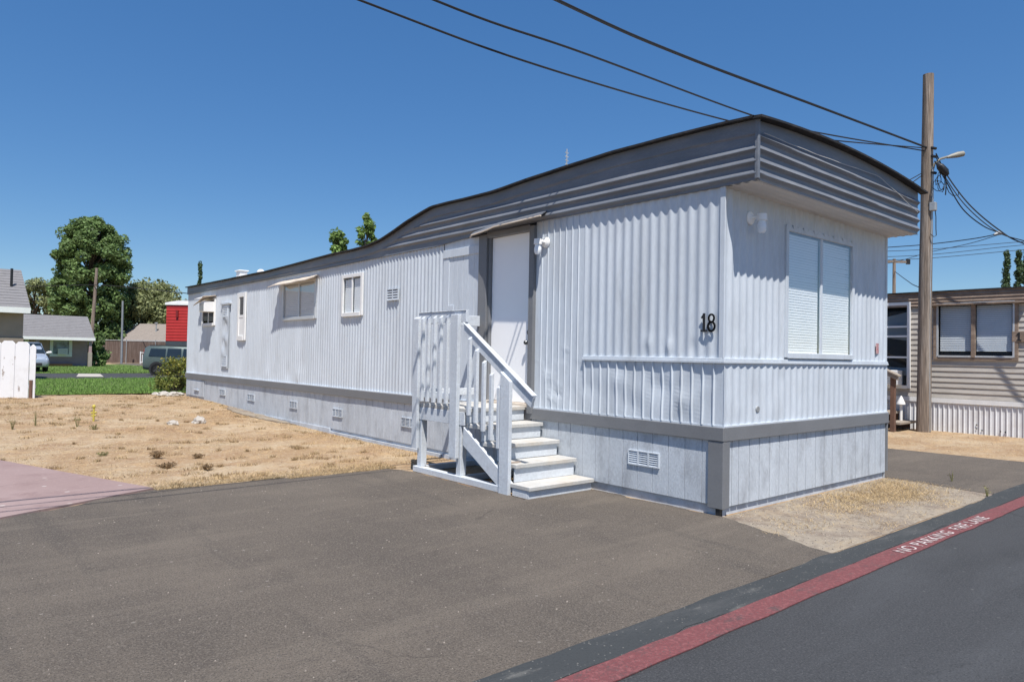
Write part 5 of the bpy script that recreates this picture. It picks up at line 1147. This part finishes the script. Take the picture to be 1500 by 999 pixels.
b.build('gate_frame', m_white, gt)
p = base(137, 78); wp = empty('wooden_pole', p, 0, 'bare wooden utility pole in front of the large dark tree', 'utility pole')
b = MB(); b.tube([(-.35, .1, -.1), (0.05, 0, 10.4)], [.22, .15], 10); b.build('pole_shaft', m_pole, wp, smooth=True); b = MB(); b.tube([(0.02, -.2, 8.2), (.02, .2, 8.2)], .08, 6); b.build('insulator', m_galv, wp)
p = base(178, 70); gp = empty('metal_pole', p, 0, 'thin grey metal pole standing before the brown fence', 'pole')
b = MB(); b.tube([(0, 0, -.1), (-.05, 0, 6.15)], [.11, .09], 10); b.build('pole_shaft', mat('grey_pole_paint', (0.22, 0.24, 0.26), .6), gp, smooth=True); b = MB(); b.lathe((-.05, 0, 6.15), [(.09, 0), (.1, .05), (.001, .1)], 8); b.build('cap', m_galv, gp)
cable('distant_wire', [at(-20, 417, 82), at(38, 419.5, 80), at(137, 417.5, 78), at(200, 422, 70), at(275, 430, 62), at(400, 445, 55)], 0.035, 'single sagging wire across the wooden pole by the large tree', seg=8)
# red building
ro = at(243.5, 470, 47); ro.z = 0.02
rb = empty('red_trailer', ro, YAW, 'bright red lap sided building with a pale flat roof behind the parked car', 'mobile home')
m_red = mat('red_siding', (0.42, 0.030, 0.028), 0.5, 0.06, 2, 0.04, 30)
lapwall(lambda u, n, z: (u, -n, z), 0, 9, 2.05, 4.44, 0.2, [], 'siding', m_red, rb)
b = MB(); b.box(0, 9, .0, .03, 0.0, 2.049); b.build('skirt', mat('dark_blue_skirt', (0.05, 0.06, 0.075), .7), rb); b = MB(); b.box(0.0, 0.03, 0.03, 3.5, 0, 4.44); b.box(.03, 9, 3.4, 3.5, 0, 4.44); b.build('end_wall', m_red, rb)
b = MB(); b.box(-.08, 9.1, -.08, 3.6, 4.441, 4.60); b.build('roof_edge', m_white, rb, bevel=.01); b = MB(); b.hexa([(-.06, -.06, 4.601), (9, -.06, 4.601), (9, 3.5, 4.601), (-.06, 3.5, 4.601)], [(0.5, .6, 4.80), (9, .6, 4.80), (9, 2.9, 4.80), (.5, 2.9, 4.80)]); b.build('roof', m_roofcoat, rb)
MB().box(.68, .82, -.12, -.01, 3.65, 4.1).build('wall_lamp', mat('dark_red', (0.2, 0.02, 0.02), .5), rb); b = MB(); b.lathe((1.05, .8, 4.66), [(.25, 0), (.3, .12), (.15, .2), (.001, .2)], 10); b.build('roof_vent', m_trim, rb)
# far houses with brown roofs
g1 = base(178, 86); fh = empty('brown_roof_house', g1, YAW, 'house with a wide brown shingle roof and vent pipe behind the slatted fence', 'house')
m_cream = mat('cream_wall', (0.50, 0.46, 0.30), .8)
b = MB(); b.box(0.3, 14, .6, 8, 0, 2.3); b.build('walls', m_cream, fh)
b = MB(); roof_slab(b, 0.0, 14, 0, 2.45, 4.0, 4.72); b.build('roof', m_shing2, fh); b = MB(); b.tube([(3.0, 2.2, 3.5), (3.0, 2.2, 4.75)], .08, 8); b.lathe((3.0, 2.2, 4.75), [(.2, 0), (.2, .1), (.001, .12)], 8); b.build('vent_pipe', m_galv, fh)
b = MB(); b.hexa([(-.02, .1, 2.4), (-.02, 7.9, 2.4), (-.02, 4, 4.65)], [(.25, .1, 2.4), (.25, 7.9, 2.4), (.25, 4, 4.65)]); b.build('gable', m_cream, fh); b = MB(); b.box(-.0, 14, -.05, -.005, 2.33, 2.5); b.build('fascia_board', m_white, fh)
g2 = base(128, 92); fh2 = empty('brown_roof_house', g2, YAW, 'smaller brown roofed house glimpsed between the shrub and the metal pole', 'house')
b = MB(); b.box(0.3, 4.4, .6, 7, 0, 2.3); b.build('walls', m_cream, fh2); b = MB(); roof_slab(b, 0.0, 4.7, 0, 2.4, 3.5, 4.7); b.build('roof', m_shing2, fh2)
